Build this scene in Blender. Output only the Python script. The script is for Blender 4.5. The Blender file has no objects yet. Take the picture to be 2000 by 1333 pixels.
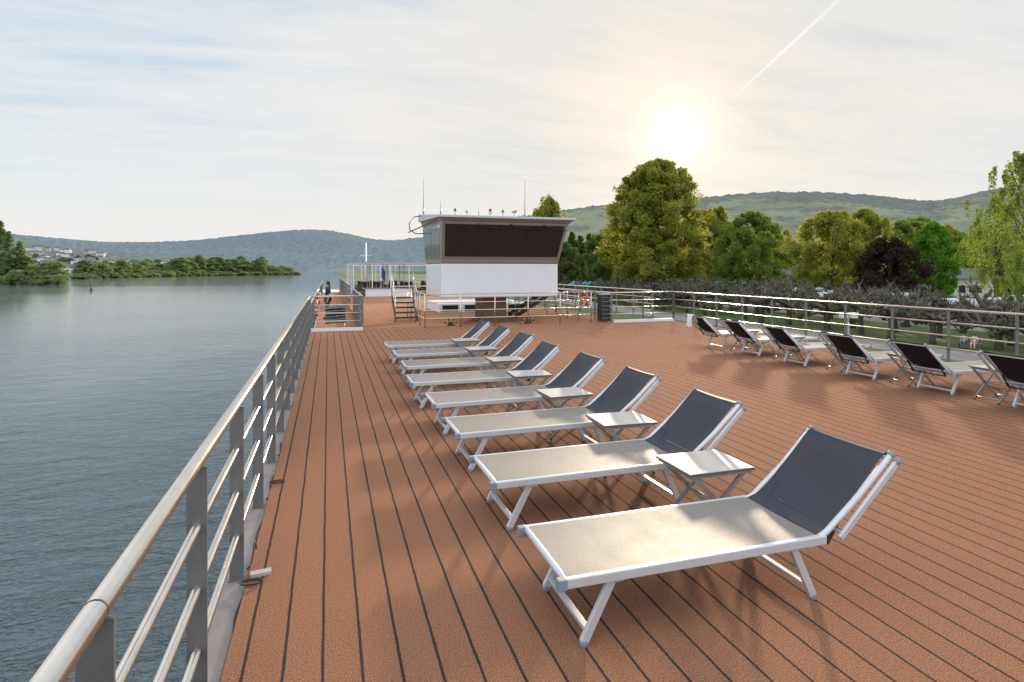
import bpy, bmesh, math, random
import numpy as np
from mathutils import Vector, Matrix, noise as mnoise
random.seed(7)
R=math.radians
scene=bpy.context.scene
COL=scene.collection
A=math.atan(359/1150.0); CA,SA=math.cos(A),math.sin(A)
EYE=1.9
GZ=-4.5      # bank level, deck is z=0
WZ=-5.6      # water level
def sv(lat,dep):
    """survey metres (lateral, forward of the standing point) -> world ship coordinates"""
    return (lat*CA+dep*SA, -lat*SA+dep*CA)
def bearing(lat,up):
    x,y=sv(lat,1.0); return Vector((x,y,up)).normalized()

# ------------------------------------------------------------------ materials
def nt_new(name):
    m=bpy.data.materials.new(name); m.use_nodes=True
    nt=m.node_tree; nt.nodes.clear(); return m,nt
def L(nt,a,b): nt.links.new(a,b)
def setin(nt,sock,v):
    if isinstance(v,bpy.types.NodeSocket): nt.links.new(v,sock)
    else: sock.default_value=v
def math_n(nt,op,a,b=None,c=None,clamp=False):
    n=nt.nodes.new('ShaderNodeMath'); n.operation=op; n.use_clamp=clamp
    setin(nt,n.inputs[0],a)
    if b is not None: setin(nt,n.inputs[1],b)
    if c is not None: setin(nt,n.inputs[2],c)
    return n.outputs[0]
def vmath(nt,op,a,b=None):
    n=nt.nodes.new('ShaderNodeVectorMath'); n.operation=op
    setin(nt,n.inputs[0],a)
    if b is not None: setin(nt,n.inputs[1],b)
    return n
def mixc(nt,f,a,b,mode='MIX'):
    n=nt.nodes.new('ShaderNodeMix'); n.data_type='RGBA'; n.blend_type=mode
    setin(nt,n.inputs[0],f)
    for s,v in ((6,a),(7,b)):
        if not isinstance(v,bpy.types.NodeSocket) and len(v)==3: v=(*v,1)
        setin(nt,n.inputs[s],v)
    return n.outputs[2]
def ramp(nt,f,stops,interp='LINEAR'):
    n=nt.nodes.new('ShaderNodeValToRGB'); setin(nt,n.inputs[0],f)
    cr=n.color_ramp; cr.interpolation=interp
    while len(cr.elements)<len(stops): cr.elements.new(0.5)
    for e,(p,c) in zip(cr.elements,stops):
        e.position=p; e.color=(c,c,c,1) if not hasattr(c,'__len__') else (*c,1)
    return n.outputs[0]
def noise_n(nt,vec,scale,detail=4,rough=.5,dist=0):
    n=nt.nodes.new('ShaderNodeTexNoise'); 
    if vec is not None: setin(nt,n.inputs['Vector'],vec)
    n.inputs['Scale'].default_value=scale; n.inputs['Detail'].default_value=detail
    n.inputs['Roughness'].default_value=rough; n.inputs['Distortion'].default_value=dist
    return n.outputs[0]
def objc(nt):
    return nt.nodes.new('ShaderNodeTexCoord').outputs['Object']
def posn(nt):
    return nt.nodes.new('ShaderNodeNewGeometry').outputs['Position']
def mapping(nt,vec,scale=(1,1,1),rot=(0,0,0),loc=(0,0,0)):
    n=nt.nodes.new('ShaderNodeMapping'); setin(nt,n.inputs[0],vec)
    n.inputs['Scale'].default_value=scale; n.inputs['Rotation'].default_value=rot; n.inputs['Location'].default_value=loc
    return n.outputs[0]
def bump(nt,h,strength=.3,dist=.02):
    n=nt.nodes.new('ShaderNodeBump'); n.inputs['Strength'].default_value=strength
    n.inputs['Distance'].default_value=dist; setin(nt,n.inputs['Height'],h); return n.outputs[0]
def principled(nt,col,rough=.5,metal=0,normal=None,spec=None):
    b=nt.nodes.new('ShaderNodeBsdfPrincipled'); o=nt.nodes.new('ShaderNodeOutputMaterial')
    if not isinstance(col,bpy.types.NodeSocket): col=(*col,1)
    setin(nt,b.inputs['Base Color'],col); setin(nt,b.inputs['Roughness'],rough); b.inputs['Metallic'].default_value=metal
    if spec is not None: b.inputs['Specular IOR Level'].default_value=spec
    if normal is not None: L(nt,normal,b.inputs['Normal'])
    L(nt,b.outputs[0],o.inputs[0]); return b
def pm(name,col,rough=.5,metal=0,var=.15,scale=6,bmp=0,bscale=80,spec=None):
    m,nt=nt_new(name); oc=objc(nt)
    n=noise_n(nt,oc,scale,5,.6)
    a=tuple(c*(1-var) for c in col); b=tuple(min(1,c*(1+var)) for c in col)
    c=mixc(nt,n,a,b)
    r=math_n(nt,'MULTIPLY_ADD',n,.15,rough-.07)
    nm=bump(nt,noise_n(nt,oc,bscale,3),bmp,.005) if bmp else None
    principled(nt,c,r,metal,nm,spec); return m

M={}
M['alu']=pm('painted_aluminium',(.55,.59,.64),.38,.3,.07,9)
M['alug']=pm('grey_aluminium',(.30,.31,.325),.35,.5,.1,9)
M['capgrey']=pm('blue_grey_plastic',(.20,.24,.30),.45,0,.1,20)
M['steel']=pm('stainless_steel',(.60,.55,.48),.24,.95,.16,7)
M['galv']=pm('galvanised_steel',(.17,.172,.175),.45,.5,.4,6,.2,60)
M['white']=pm('white_paint',(.70,.74,.80),.35,0,.06,2)
M['whitedirty']=pm('weathered_gunwale_paint',(.22,.19,.18),.55,0,.5,4,.15,40)
M['black']=pm('black_rubber',(.025,.025,.028),.6,0,.3,12)
M['taupe']=pm('taupe_paint',(.27,.235,.21),.4,0,.08,3)
M['brown']=pm('brown_column_paint',(.17,.095,.065),.5,0,.15,3)
M['roofgrey']=pm('roof_grey_paint',(.42,.47,.55),.4,0,.08,2)
M['orange']=pm('orange_plastic',(.62,.11,.03),.45,0,.15,10)
M['yellow']=pm('yellow_paint',(.55,.30,.03),.5,0,.15,10)
M['tabletop']=pm('table_laminate',(.44,.405,.37),.48,0,.10,14,.05,200,.35)
M['tableedge']=pm('dark_table_edging',(.10,.09,.08),.5,0,.1,14)
M['darkwicker']=pm('dark_wicker',(.05,.04,.035),.7,0,.4,40,.4,90)
M['skin']=pm('skin',(.5,.3,.22),.5,0,.08,8)
M['hair']=pm('dark_hair',(.03,.02,.015),.5,0,.3,40)
M['darkcloth']=pm('dark_cloth',(.025,.025,.03),.8,0,.3,20)
M['redcloth']=pm('light_pink_cloth',(.6,.4,.42),.8,0,.2,20)
M['bluecloth']=pm('blue_cloth',(.08,.12,.25),.8,0,.2,20)
M['whitecloth']=pm('white_towel_cloth',(.70,.70,.74),.9,0,.08,30,.4,120)
M['bark']=pm('bark',(.10,.078,.055),.9,0,.35,3,.6,12)
M['pollardbark']=pm('pollard_bark',(.082,.078,.056),.9,0,.6,1.6,.7,9)
M['glassdark']=pm('dark_glass',(.02,.022,.025),.08,0,.2,2,0,80,.5)
M['path']=pm('path_paving',(.22,.205,.19),.85,0,.2,.6,.2,30)
M['kerb']=pm('kerb_stone',(.3,.29,.27),.8,0,.2,2)
M['teal']=pm('teal_canvas',(.02,.35,.36),.7,0,.15,2)
M['roofred']=pm('brown_roof_tiles',(.17,.10,.08),.8,0,.25,.5)
M['roofslate']=pm('slate_roof',(.10,.11,.13),.7,0,.2,.5)
M['render']=pm('pale_house_render',(.50,.48,.45),.85,0,.12,.1)
M['pink']=pm('pink_flowers',(.55,.22,.32),.9,0,.5,2)
M['blueflag']=pm('blue_flag_cloth',(.03,.06,.3),.8,0,.2,5)
M['greenpaint']=pm('green_buoy_paint',(.03,.16,.07),.5,0,.2,5)
M['mud']=pm('island_mud',(.12,.12,.07),.9,0,.4,.1)
M['carsilver']=pm('silver_car_paint',(.40,.42,.45),.28,.4,.05,2)
M['cardark']=pm('dark_car_paint',(.04,.05,.07),.25,.2,.1,2)
M['stripe']=pm('grey_blue_stripe',(.12,.2,.32),.4,0,.1,2)

m,nt=nt_new('louvre_reflection_glass'); sx=nt.nodes.new('ShaderNodeSeparateXYZ'); L(nt,objc(nt),sx.inputs[0])
w=math_n(nt,'FRACT',math_n(nt,'MULTIPLY',math_n(nt,'ADD',sx.outputs[0],math_n(nt,'MULTIPLY',sx.outputs[2],.6)),2.4))
c=ramp(nt,w,[(0,(.017,.016,.016)),(.06,(.022,.021,.021)),(1,(.026,.025,.025))])  # slanted bands paint angled louvre reflections into the dark glass
principled(nt,c,.22,0,None,.3); M['reflglass']=m

# deck carpet
m,nt=nt_new('ribbed_deck_carpet'); p=posn(nt)
sx=nt.nodes.new('ShaderNodeSeparateXYZ'); L(nt,p,sx.inputs[0])
wob=math_n(nt,'MULTIPLY',math_n(nt,'SUBTRACT',noise_n(nt,p,3.5,3),.5),.010)
fx=math_n(nt,'FRACT',math_n(nt,'DIVIDE',math_n(nt,'ADD',math_n(nt,'ADD',sx.outputs[0],.385+.09+18),wob),.18))
d=math_n(nt,'ABSOLUTE',math_n(nt,'SUBTRACT',fx,.5))
rag=math_n(nt,'MULTIPLY',noise_n(nt,p,120,2),.04)
seam=math_n(nt,'LESS_THAN',d,math_n(nt,'ADD',rag,.021))
seam=math_n(nt,'MULTIPLY',seam,math_n(nt,'LESS_THAN',sx.outputs[1],18.8))
fine=noise_n(nt,p,130,2,.85); mid=noise_n(nt,p,34,4,.8); big=noise_n(nt,p,.6,6,.65)
base=mixc(nt,ramp(nt,fine,[(.38,0.0),(.62,1.0)]),(.13,.050,.026),(.60,.285,.165))
base=mixc(nt,ramp(nt,mid,[(.40,0.0),(.64,.42)]),base,(.46,.21,.115))
base=mixc(nt,ramp(nt,big,[(.35,0.0),(.65,.16)]),base,(.25,.105,.055))
plank=nt.nodes.new('ShaderNodeTexWhiteNoise'); plank.noise_dimensions='1D'
L(nt,math_n(nt,'FLOOR',math_n(nt,'DIVIDE',math_n(nt,'ADD',sx.outputs[0],.385+18),.18)),plank.inputs['W'])
base=mixc(nt,math_n(nt,'MULTIPLY',plank.outputs[0],.12),base,(.18,.07,.035))
col=mixc(nt,seam,base,(.024,.024,.028))
h=math_n(nt,'SUBTRACT',math_n(nt,'ADD',fine,math_n(nt,'MULTIPLY',mid,.8)),math_n(nt,'MULTIPLY',seam,1.0))
b=principled(nt,col,.95,0,bump(nt,h,1.0,.018),.1)
b.inputs['Sheen Weight'].default_value=.12; b.inputs['Sheen Roughness'].default_value=.5; b.inputs['Sheen Tint'].default_value=(1,.8,.6,1)
M['deck']=m

def fabric(name,c1,c2,rough,sheen=0,spec=.3,holes=0.0):
    m,nt=nt_new(name); oc=objc(nt)
    v=nt.nodes.new('ShaderNodeTexChecker'); L(nt,oc,v.inputs[0]); v.inputs['Scale'].default_value=240
    n=noise_n(nt,oc,5,4,.6); n2=noise_n(nt,mapping(nt,oc,(8,160,8)),3,3)
    fine=noise_n(nt,oc,190,2,.85)
    c=mixc(nt,v.outputs[1],c1,c2); c=mixc(nt,math_n(nt,'MULTIPLY',n,.35),c,tuple(x*.55 for x in c1))
    c=mixc(nt,ramp(nt,fine,[(.42,0.0),(.64,.6)]),c,tuple(x*1.65 for x in c2))
    b=principled(nt,c,math_n(nt,'MULTIPLY_ADD',n,.16,rough-.08),0,bump(nt,math_n(nt,'ADD',n2,fine),.28,.002),spec)
    b.inputs['Sheen Weight'].default_value=sheen
    if holes:
        o=[x for x in nt.nodes if x.type=='OUTPUT_MATERIAL'][0]
        t=nt.nodes.new('ShaderNodeBsdfTransparent'); mx=nt.nodes.new('ShaderNodeMixShader'); mx.inputs[0].default_value=holes
        L(nt,b.outputs[0],mx.inputs[1]); L(nt,t.outputs[0],mx.inputs[2]); L(nt,mx.outputs[0],o.inputs[0])
    return m
M['sling']=fabric('sunlit_tone_mesh_fabric',(.155,.143,.128),(.215,.198,.175),.56,.03,.32)  # same dark mesh as the backrest, low-sun sheen painted in as paler colour
M['slingdark']=fabric('charcoal_mesh_fabric',(.016,.023,.036),(.028,.038,.055),.6,.02,.3,.04)
M['slingblack']=fabric('black_mesh_fabric',(.006,.006,.008),(.011,.011,.014),.75,0)

# water: wave bump faded out with distance from the camera, keeping far reflections bright
m,nt=nt_new('river_water'); p=posn(nt)
n1=noise_n(nt,mapping(nt,p,(.6,1.15,1),(0,0,R(25))),.6,3,.5,.6)
n2a=noise_n(nt,mapping(nt,p,(.9,1.9,1),(0,0,R(-18))),1.7,3,.55,.8)
ridge=math_n(nt,'SUBTRACT',1.0,math_n(nt,'ABSOLUTE',math_n(nt,'MULTIPLY_ADD',n2a,4.0,-2.0)))
n2b=noise_n(nt,mapping(nt,p,(1.1,1.8,1),(0,0,R(20))),4.2,3,.6,.5)
n3=noise_n(nt,p,.05,3,.5)
h=math_n(nt,'ADD',math_n(nt,'MULTIPLY',n1,.75),math_n(nt,'ADD',math_n(nt,'MULTIPLY',ridge,.095),math_n(nt,'MULTIPLY',n2b,.13)))
h=math_n(nt,'MULTIPLY',h,math_n(nt,'MULTIPLY_ADD',n3,.8,.7))
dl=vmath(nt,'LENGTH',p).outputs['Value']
fall=math_n(nt,'DIVIDE',1.0,math_n(nt,'ADD',1.0,math_n(nt,'POWER',math_n(nt,'DIVIDE',dl,30.0),2.0)))
h=math_n(nt,'MULTIPLY',h,math_n(nt,'ADD',fall,.003))
streak=noise_n(nt,mapping(nt,p,(.004,.03,1),(0,0,R(-12))),1.0,5,.6)
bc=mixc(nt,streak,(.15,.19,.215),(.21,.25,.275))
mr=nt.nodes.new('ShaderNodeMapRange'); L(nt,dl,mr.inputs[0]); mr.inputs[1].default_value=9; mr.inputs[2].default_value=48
bc=mixc(nt,mr.outputs[0],(.040,.072,.092),bc)  # body colour painted paler with distance, standing in for mirrored sky
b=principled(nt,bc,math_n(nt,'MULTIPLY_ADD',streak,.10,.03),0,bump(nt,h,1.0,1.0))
b.inputs['IOR'].default_value=1.7
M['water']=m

m,nt=nt_new('bank_grass'); p=posn(nt)
c=mixc(nt,ramp(nt,noise_n(nt,p,.12,5,.6),[(.35,0.0),(.65,1.0)]),(.06,.105,.025),(.11,.155,.04))
c=mixc(nt,ramp(nt,noise_n(nt,p,3,4,.7),[(.4,0.0),(.7,.7)]),c,(.05,.085,.025))
principled(nt,c,.9,0,bump(nt,noise_n(nt,p,8,3),.5,.1)); M['grass']=m

def hillmat(name,forest,vine,patch,scale,thr):
    m,nt=nt_new(name); p=posn(nt)
    v=nt.nodes.new('ShaderNodeTexVoronoi'); L(nt,mapping(nt,p,(1,1,2.2),(0,0,.5)),v.inputs['Vector']); v.inputs['Scale'].default_value=scale
    sc=nt.nodes.new('ShaderNodeSeparateColor'); L(nt,v.outputs['Color'],sc.inputs[0])
    n=noise_n(nt,p,scale*1.2,5,.6)
    at=nt.nodes.new('ShaderNodeAttribute'); at.attribute_name='rise'
    vf=math_n(nt,'SUBTRACT',math_n(nt,'ADD',n,thr),math_n(nt,'MULTIPLY',at.outputs['Fac'],.55))
    vf=ramp(nt,vf,[(.42,0.0),(.5,1.0)])
    vc=mixc(nt,sc.outputs[0],vine,patch)
    row=math_n(nt,'FRACT',math_n(nt,'MULTIPLY',noise_n(nt,mapping(nt,p,(1,1,1)),scale*.4,1),26))
    vc=mixc(nt,math_n(nt,'MULTIPLY',row,.3),vc,forest)
    f2=mixc(nt,ramp(nt,noise_n(nt,p,.03,5,.7),[(.35,0.0),(.65,1.0)]),tuple(x*.8 for x in forest),tuple(x*1.2 for x in forest))
    c=mixc(nt,vf,f2,vc)
    principled(nt,c,1,0,bump(nt,noise_n(nt,p,.04,4,.7),.5,12),0); return m
M['hillR']=hillmat('vineyard_hill',(.155,.17,.155),(.26,.285,.19),(.20,.225,.17),.006,.22)  # pale distance haze is put into the surface colours of all three hills
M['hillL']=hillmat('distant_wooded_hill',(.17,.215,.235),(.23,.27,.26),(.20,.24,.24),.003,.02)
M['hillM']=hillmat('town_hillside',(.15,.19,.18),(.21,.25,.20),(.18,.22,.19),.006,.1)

def leaf(name,c1,c2,tr,tw=.5):
    m,nt=nt_new(name)
    g=nt.nodes.new('ShaderNodeNewGeometry'); oi=nt.nodes.new('ShaderNodeObjectInfo')
    cl=noise_n(nt,objc(nt),.45,3,.6)
    f=math_n(nt,'ADD',math_n(nt,'MULTIPLY',g.outputs['Random Per Island'],.5),math_n(nt,'MULTIPLY',cl,.6),clamp=True)
    c=mixc(nt,f,c1,c2)
    c=mixc(nt,math_n(nt,'MULTIPLY',oi.outputs['Random'],.3),c,tuple(x*.8 for x in c1))
    d=nt.nodes.new('ShaderNodeBsdfDiffuse'); t=nt.nodes.new('ShaderNodeBsdfTranslucent'); mx=nt.nodes.new('ShaderNodeMixShader'); o=nt.nodes.new('ShaderNodeOutputMaterial')
    L(nt,c,d.inputs[0]); L(nt,mixc(nt,.65,c,tr),t.inputs[0]); mx.inputs[0].default_value=tw
    L(nt,d.outputs[0],mx.inputs[1]); L(nt,t.outputs[0],mx.inputs[2]); L(nt,mx.outputs[0],o.inputs[0]); return m
M['leafy']=leaf('yellow_green_leaves',(.115,.155,.035),(.24,.28,.06),(.72,.68,.10))
M['leafg']=leaf('green_leaves',(.09,.145,.04),(.18,.25,.06),(.48,.58,.10))
M['leafb']=leaf('bright_green_leaves',(.07,.17,.025),(.14,.28,.04),(.30,.60,.06))
M['leafd']=leaf('dark_green_leaves',(.065,.11,.04),(.12,.18,.055),(.28,.38,.09))
M['leafp']=leaf('copper_purple_leaves',(.034,.028,.022),(.070,.052,.040),(.13,.08,.045),.3)
M['leafh']=leaf('island_leaves',(.14,.195,.095),(.21,.275,.125),(.42,.52,.20))  # far-tree leaves, distance haze mixed into a paler colour

# ------------------------------------------------------------------ mesh builder
class MB:
    def __init__(s): s.v=[];s.f=[];s.m=[];s.s=[]
    def add(s,vs,fs,mi=0,sm=False):
        o=len(s.v); s.v+= [tuple(v) for v in vs]
        for f in fs: s.f.append([i+o for i in f]); s.m.append(mi); s.s.append(sm)
        return s
    def box(s,x0,x1,y0,y1,z0,z1,mi=0):
        vs=[(x,y,z) for z in (z0,z1) for y in (y0,y1) for x in (x0,x1)]
        return s.add(vs,[(0,2,3,1),(4,5,7,6),(0,1,5,4),(2,6,7,3),(0,4,6,2),(1,3,7,5)],mi)
    def hexa(s,vs,mi=0):
        return s.add(vs,[(0,2,3,1),(4,5,7,6),(0,1,5,4),(2,6,7,3),(0,4,6,2),(1,3,7,5)],mi)
    def frame(s,p0,p1):
        d=(Vector(p1)-Vector(p0)).normalized()
        u=Vector((0,0,1)) if abs(d.z)<.95 else Vector((1,0,0))
        a=d.cross(u).normalized(); b=a.cross(d).normalized(); return d,a,b
    def bar(s,p0,p1,w,h,mi=0):
        d,a,b=s.frame(p0,p1); vs=[]
        for p in (p0,p1):
            p=Vector(p)
            for j in (-1,1):
                for i in (-1,1): vs.append(p+a*i*w/2+b*j*h/2)
        return s.add(vs,[(0,2,3,1),(4,5,7,6),(0,1,5,4),(2,6,7,3),(0,4,6,2),(1,3,7,5)],mi)
    def tube(s,p0,p1,r0,r1=None,n=10,mi=0,cap=True):
        if r1 is None: r1=r0
        d,a,b=s.frame(p0,p1); o=len(s.v)
        for p,r in ((p0,r0),(p1,r1)):
            p=Vector(p)
            for k in range(n):
                t=2*math.pi*k/n; s.v.append(tuple(p+a*math.cos(t)*r+b*math.sin(t)*r))
        for k in range(n):
            k2=(k+1)%n; s.f.append([o+k,o+k2,o+n+k2,o+n+k]); s.m.append(mi); s.s.append(True)
        if cap:
            s.f.append([o+k for k in range(n)][::-1]); s.m.append(mi); s.s.append(False)
            s.f.append([o+n+k for k in range(n)]); s.m.append(mi); s.s.append(False)
        return s
    def path(s,pts,rad,n=8,mi=0):
        pts=[Vector(p) for p in pts]; o=len(s.v); K=len(pts)
        for i,p in enumerate(pts):
            d=(pts[min(i+1,K-1)]-pts[max(i-1,0)]).normalized()
            u=Vector((0,0,1)) if abs(d.z)<.9 else Vector((1,0,0))
            a=d.cross(u).normalized(); b=a.cross(d).normalized()
            r=rad[i] if hasattr(rad,'__len__') else rad
            for k in range(n):
                t=2*math.pi*k/n; s.v.append(tuple(p+a*math.cos(t)*r+b*math.sin(t)*r))
        for i in range(K-1):
            for k in range(n):
                k2=(k+1)%n; s.f.append([o+i*n+k,o+i*n+k2,o+(i+1)*n+k2,o+(i+1)*n+k]); s.m.append(mi); s.s.append(True)
        s.f.append([o+k for k in range(n)][::-1]); s.m.append(mi); s.s.append(False)
        s.f.append([o+(K-1)*n+k for k in range(n)]); s.m.append(mi); s.s.append(False)
        return s
    def ball(s,c,r,mi=0,nu=8,nv=6,sq=(1,1,1),jit=0):
        o=len(s.v); c=Vector(c)
        for j in range(nv+1):
            ph=math.pi*j/nv
            for i in range(nu):
                t=2*math.pi*i/nu; q=1+random.uniform(-jit,jit)
                s.v.append((c.x+r*q*sq[0]*math.sin(ph)*math.cos(t),c.y+r*q*sq[1]*math.sin(ph)*math.sin(t),c.z+r*q*sq[2]*math.cos(ph)))
        for j in range(nv):
            for i in range(nu):
                i2=(i+1)%nu; s.f.append([o+j*nu+i,o+(j+1)*nu+i,o+(j+1)*nu+i2,o+j*nu+i2]); s.m.append(mi); s.s.append(True)
        return s
    def prism(s,prof,y0,y1,mi=0):
        n=len(prof); vs=[(x,y0,z) for x,z in prof]+[(x,y1,z) for x,z in prof]
        fs=[list(range(n)),list(range(n,2*n))[::-1]]
        for k in range(n): k2=(k+1)%n; fs.append([k,n+k,n+k2,k2])
        return s.add(vs,fs,mi)
    def mesh(s,name,mats):
        me=bpy.data.meshes.new(name); me.from_pydata(s.v,[],s.f)
        for mt in mats: me.materials.append(mt)
        me.polygons.foreach_set('material_index',s.m); me.polygons.foreach_set('use_smooth',s.s)
        me.update(); 
        bm=bmesh.new(); bm.from_mesh(me); bmesh.ops.recalc_face_normals(bm,faces=bm.faces); bm.to_mesh(me); bm.free()
        return me

def ob(name,me,parent=None,loc=(0,0,0),rot=(0,0,0),bev=0):
    o=bpy.data.objects.new(name,me); COL.objects.link(o); o.location=loc; o.rotation_euler=rot
    if parent: o.parent=parent
    if bev:
        b=o.modifiers.new('bevel','BEVEL'); b.width=bev; b.segments=2; b.limit_method='ANGLE'
    return o
def thing(name,label,cat,loc=(0,0,0),rot=(0,0,0),group=None,me=None):
    o=ob(name,me,None,loc,rot); o['label']=label; o['category']=cat
    if group: o['group']=group
    if me is None: o.empty_display_size=.3
    return o
def structure(name,me):
    o=ob(name,me); o['kind']='structure'; return o
def copy_thing(root,loc,rz=None,scale=None,label=None):
    def cp(o,par):
        c=o.copy(); COL.objects.link(c)
        if par is not None: c.parent=par
        for ch in list(o.children): cp(ch,c)
        return c
    kids=[k for k in root.children]
    c=root.copy(); COL.objects.link(c); c.location=loc
    for k in kids: cp(k,c)
    if rz is not None: c.rotation_euler=(0,0,rz)
    if scale is not None: c.scale=scale
    if label: c['label']=label
    return c

# ------------------------------------------------------------------ setting: water, ground
def plane(x0,x1,y0,y1,z,mat,name):
    b=MB(); b.add([(x0,y0,z),(x1,y0,z),(x1,y1,z),(x0,y1,z)],[(0,1,2,3)]); return b.mesh(name,[mat])
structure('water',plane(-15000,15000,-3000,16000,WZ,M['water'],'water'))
b=MB(); ys=[-400,-100,0,50,100,200,400,800,1600,16000]
prof=[(15.5,WZ-1),(17.5,WZ+.5),(22,GZ),(15000,GZ)]
for y in ys: 
    for x,z in prof: b.v.append((x+(0 if x>1000 else random.uniform(-.4,.4)),y,z))
for j in range(len(ys)-1):
    for i in range(3): b.f.append([j*4+i,j*4+i+1,j*4+5+i,j*4+4+i]); b.m.append(0); b.s.append(False)
structure('ground',b.mesh('ground',[M['grass']]))
b=MB(); b.box(42,47,-60,320,GZ-.2,GZ+.02,0); structure('promenade_path',b.mesh('path',[M['path']]))
b=MB(); b.box(41.8,42,-60,320,GZ-.2,GZ+.12,0); b.box(47,47.2,-60,320,GZ-.2,GZ+.12,0); structure('path_kerb',b.mesh('kerb',[M['kerb']]))
b=MB(); b.box(64,92,-40,150,GZ-.2,GZ+.03,0); structure('parking_ground',b.mesh('parking',[M['path']]))

# ------------------------------------------------------------------ hills
def hill(name,pts,Zr,Zb,zb,mat,amp,tree,power=1.0,step=.004):
    s0=(pts[0][0]-1000)/1150; s1=(pts[-1][0]-1000)/1150
    xs=[(p[0]-1000)/1150 for p in pts]; hs=[(527-p[1])/1150*Zr+EYE for p in pts]
    n=int((s1-s0)/step)+1; rows=26
    verts=[];rise=[]
    S=np.linspace(s0,s1,n); H=np.interp(S,xs,hs)
    k=9; H=np.convolve(np.pad(H,k,mode='edge'),np.ones(2*k+1)/(2*k+1),'valid')
    def hz(s,t):
        hh=float(np.interp(s,S,H)); Z=Zb+(Zr-Zb)*t
        x,y=sv(s*Z,Z)
        f=t**power; f=f*f*(3-2*f)*.5+f*.5
        q=mnoise.noise(Vector((x/500,y/500,3)))*amp*math.sin(math.pi*min(t,1))
        return x,y,zb+(hh-zb)*f+q
    for i in range(n):
        for j in range(rows):
            t=j/(rows-4)
            if t<=1:
                x,y,z=hz(S[i],t)
            else:
                x,y,_=hz(S[i],t); z=H[i]-(t-1)*H[i]*2
            if t>.02: z+=tree*(mnoise.noise(Vector((x/22,y/22,z/22)))+.5*mnoise.noise(Vector((x/9,y/9,1))))
            verts.append((x,y,z)); rise.append(min(t,1))
    b=MB(); b.v=verts
    for i in range(n-1):
        for j in range(rows-1):
            b.f.append([i*rows+j,(i+1)*rows+j,(i+1)*rows+j+1,i*rows+j+1]); b.m.append(0); b.s.append(True)
    me=b.mesh(name,[mat]); at=me.attributes.new('rise','FLOAT','POINT'); at.data.foreach_set('value',rise)
    structure(name,me); return hz
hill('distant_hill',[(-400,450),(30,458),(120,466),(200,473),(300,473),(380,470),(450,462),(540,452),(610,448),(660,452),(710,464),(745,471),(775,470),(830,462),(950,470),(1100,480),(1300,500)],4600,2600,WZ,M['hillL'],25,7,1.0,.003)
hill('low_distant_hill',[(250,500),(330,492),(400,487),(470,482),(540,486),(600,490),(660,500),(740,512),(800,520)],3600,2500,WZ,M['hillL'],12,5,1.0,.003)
hz=hill('town_hillside',[(-500,460),(-100,462),(0,466),(60,474),(130,484),(220,492),(330,500),(430,508),(520,517),(600,523)],2300,1250,WZ,M['hillM'],8,4,1.1,.004)
hill('vineyard_hill',[(900,440),(1000,428),(1110,412),(1180,404),(1260,400),(1330,392),(1400,386),(1480,380),(1580,378),(1680,385),(1760,393),(1830,399),(1870,390),(1920,378),(2000,366),(2150,355),(2500,360),(2900,370)],2600,700,GZ,M['hillR'],35,7,.9,.0035)

def house_mesh(w,d,h,roofm,wallm=None):
    b=MB(); b.box(-w/2,w/2,-d/2,d/2,-3,h,0)
    rh=w*.32; o=.5
    vs=[(-w/2-o,-d/2-o,h-.2),(w/2+o,-d/2-o,h-.2),(0,-d/2-o,h+rh),(-w/2-o,d/2+o,h-.2),(w/2+o,d/2+o,h-.2),(0,d/2+o,h+rh)]
    b.add(vs,[(0,1,2),(3,5,4),(0,2,5,3),(1,4,5,2),(0,3,4,1)],1)
    b.box(w*.2,w*.2+.8,-.4,.4,h,h+rh+.6,0)
    for z in np.arange(1,h-1.2,2.8):
        for i in range(int(w//2.6)):
            x=-w/2+1.3+i*2.6
            b.box(x-.5,x+.5,-d/2-.03,-d/2+.02,z,z+1.4,2); b.box(x-.5,x+.5,d/2-.02,d/2+.03,z,z+1.4,2)
        for i in range(int(d//2.6)):
            y=-d/2+1.3+i*2.6
            b.box(-w/2-.03,-w/2+.02,y-.5,y+.5,z,z+1.4,2); b.box(w/2-.02,w/2+.03,y-.5,y+.5,z,z+1.4,2)
    return b.mesh('house',[wallm or M['render'],roofm,M['glassdark']])
HM=[house_mesh(9,12,6,M['roofred']),house_mesh(11,10,8,M['roofslate']),house_mesh(14,22,9,M['roofslate'],M['white']),house_mesh(9,10,5,M['roofred'],M['white'])]
rr=random.Random(3)
for i in range(120):
    px=rr.choice([rr.uniform(28,330),rr.uniform(40,200)]) if i<105 else rr.uniform(330,520)
    s=(px-1000)/1150; t=rr.uniform(.03,.75)*(1 if px<250 else .6)
    x,y,z=hz(s,t); k=rr.randrange(4)
    o=thing('house',['pale rendered house with brown tiled roof on hillside','pale rendered house with slate roof on hillside','large white apartment house with slate roof on hillside','small white house with brown tiled roof on hillside'][k],'house',(x,y,z+2),(0,0,rr.uniform(0,3.1)),'houses on the far hillside',HM[k])
    sc=rr.uniform(.75,1.15); o.scale=(sc,sc,sc)

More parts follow.
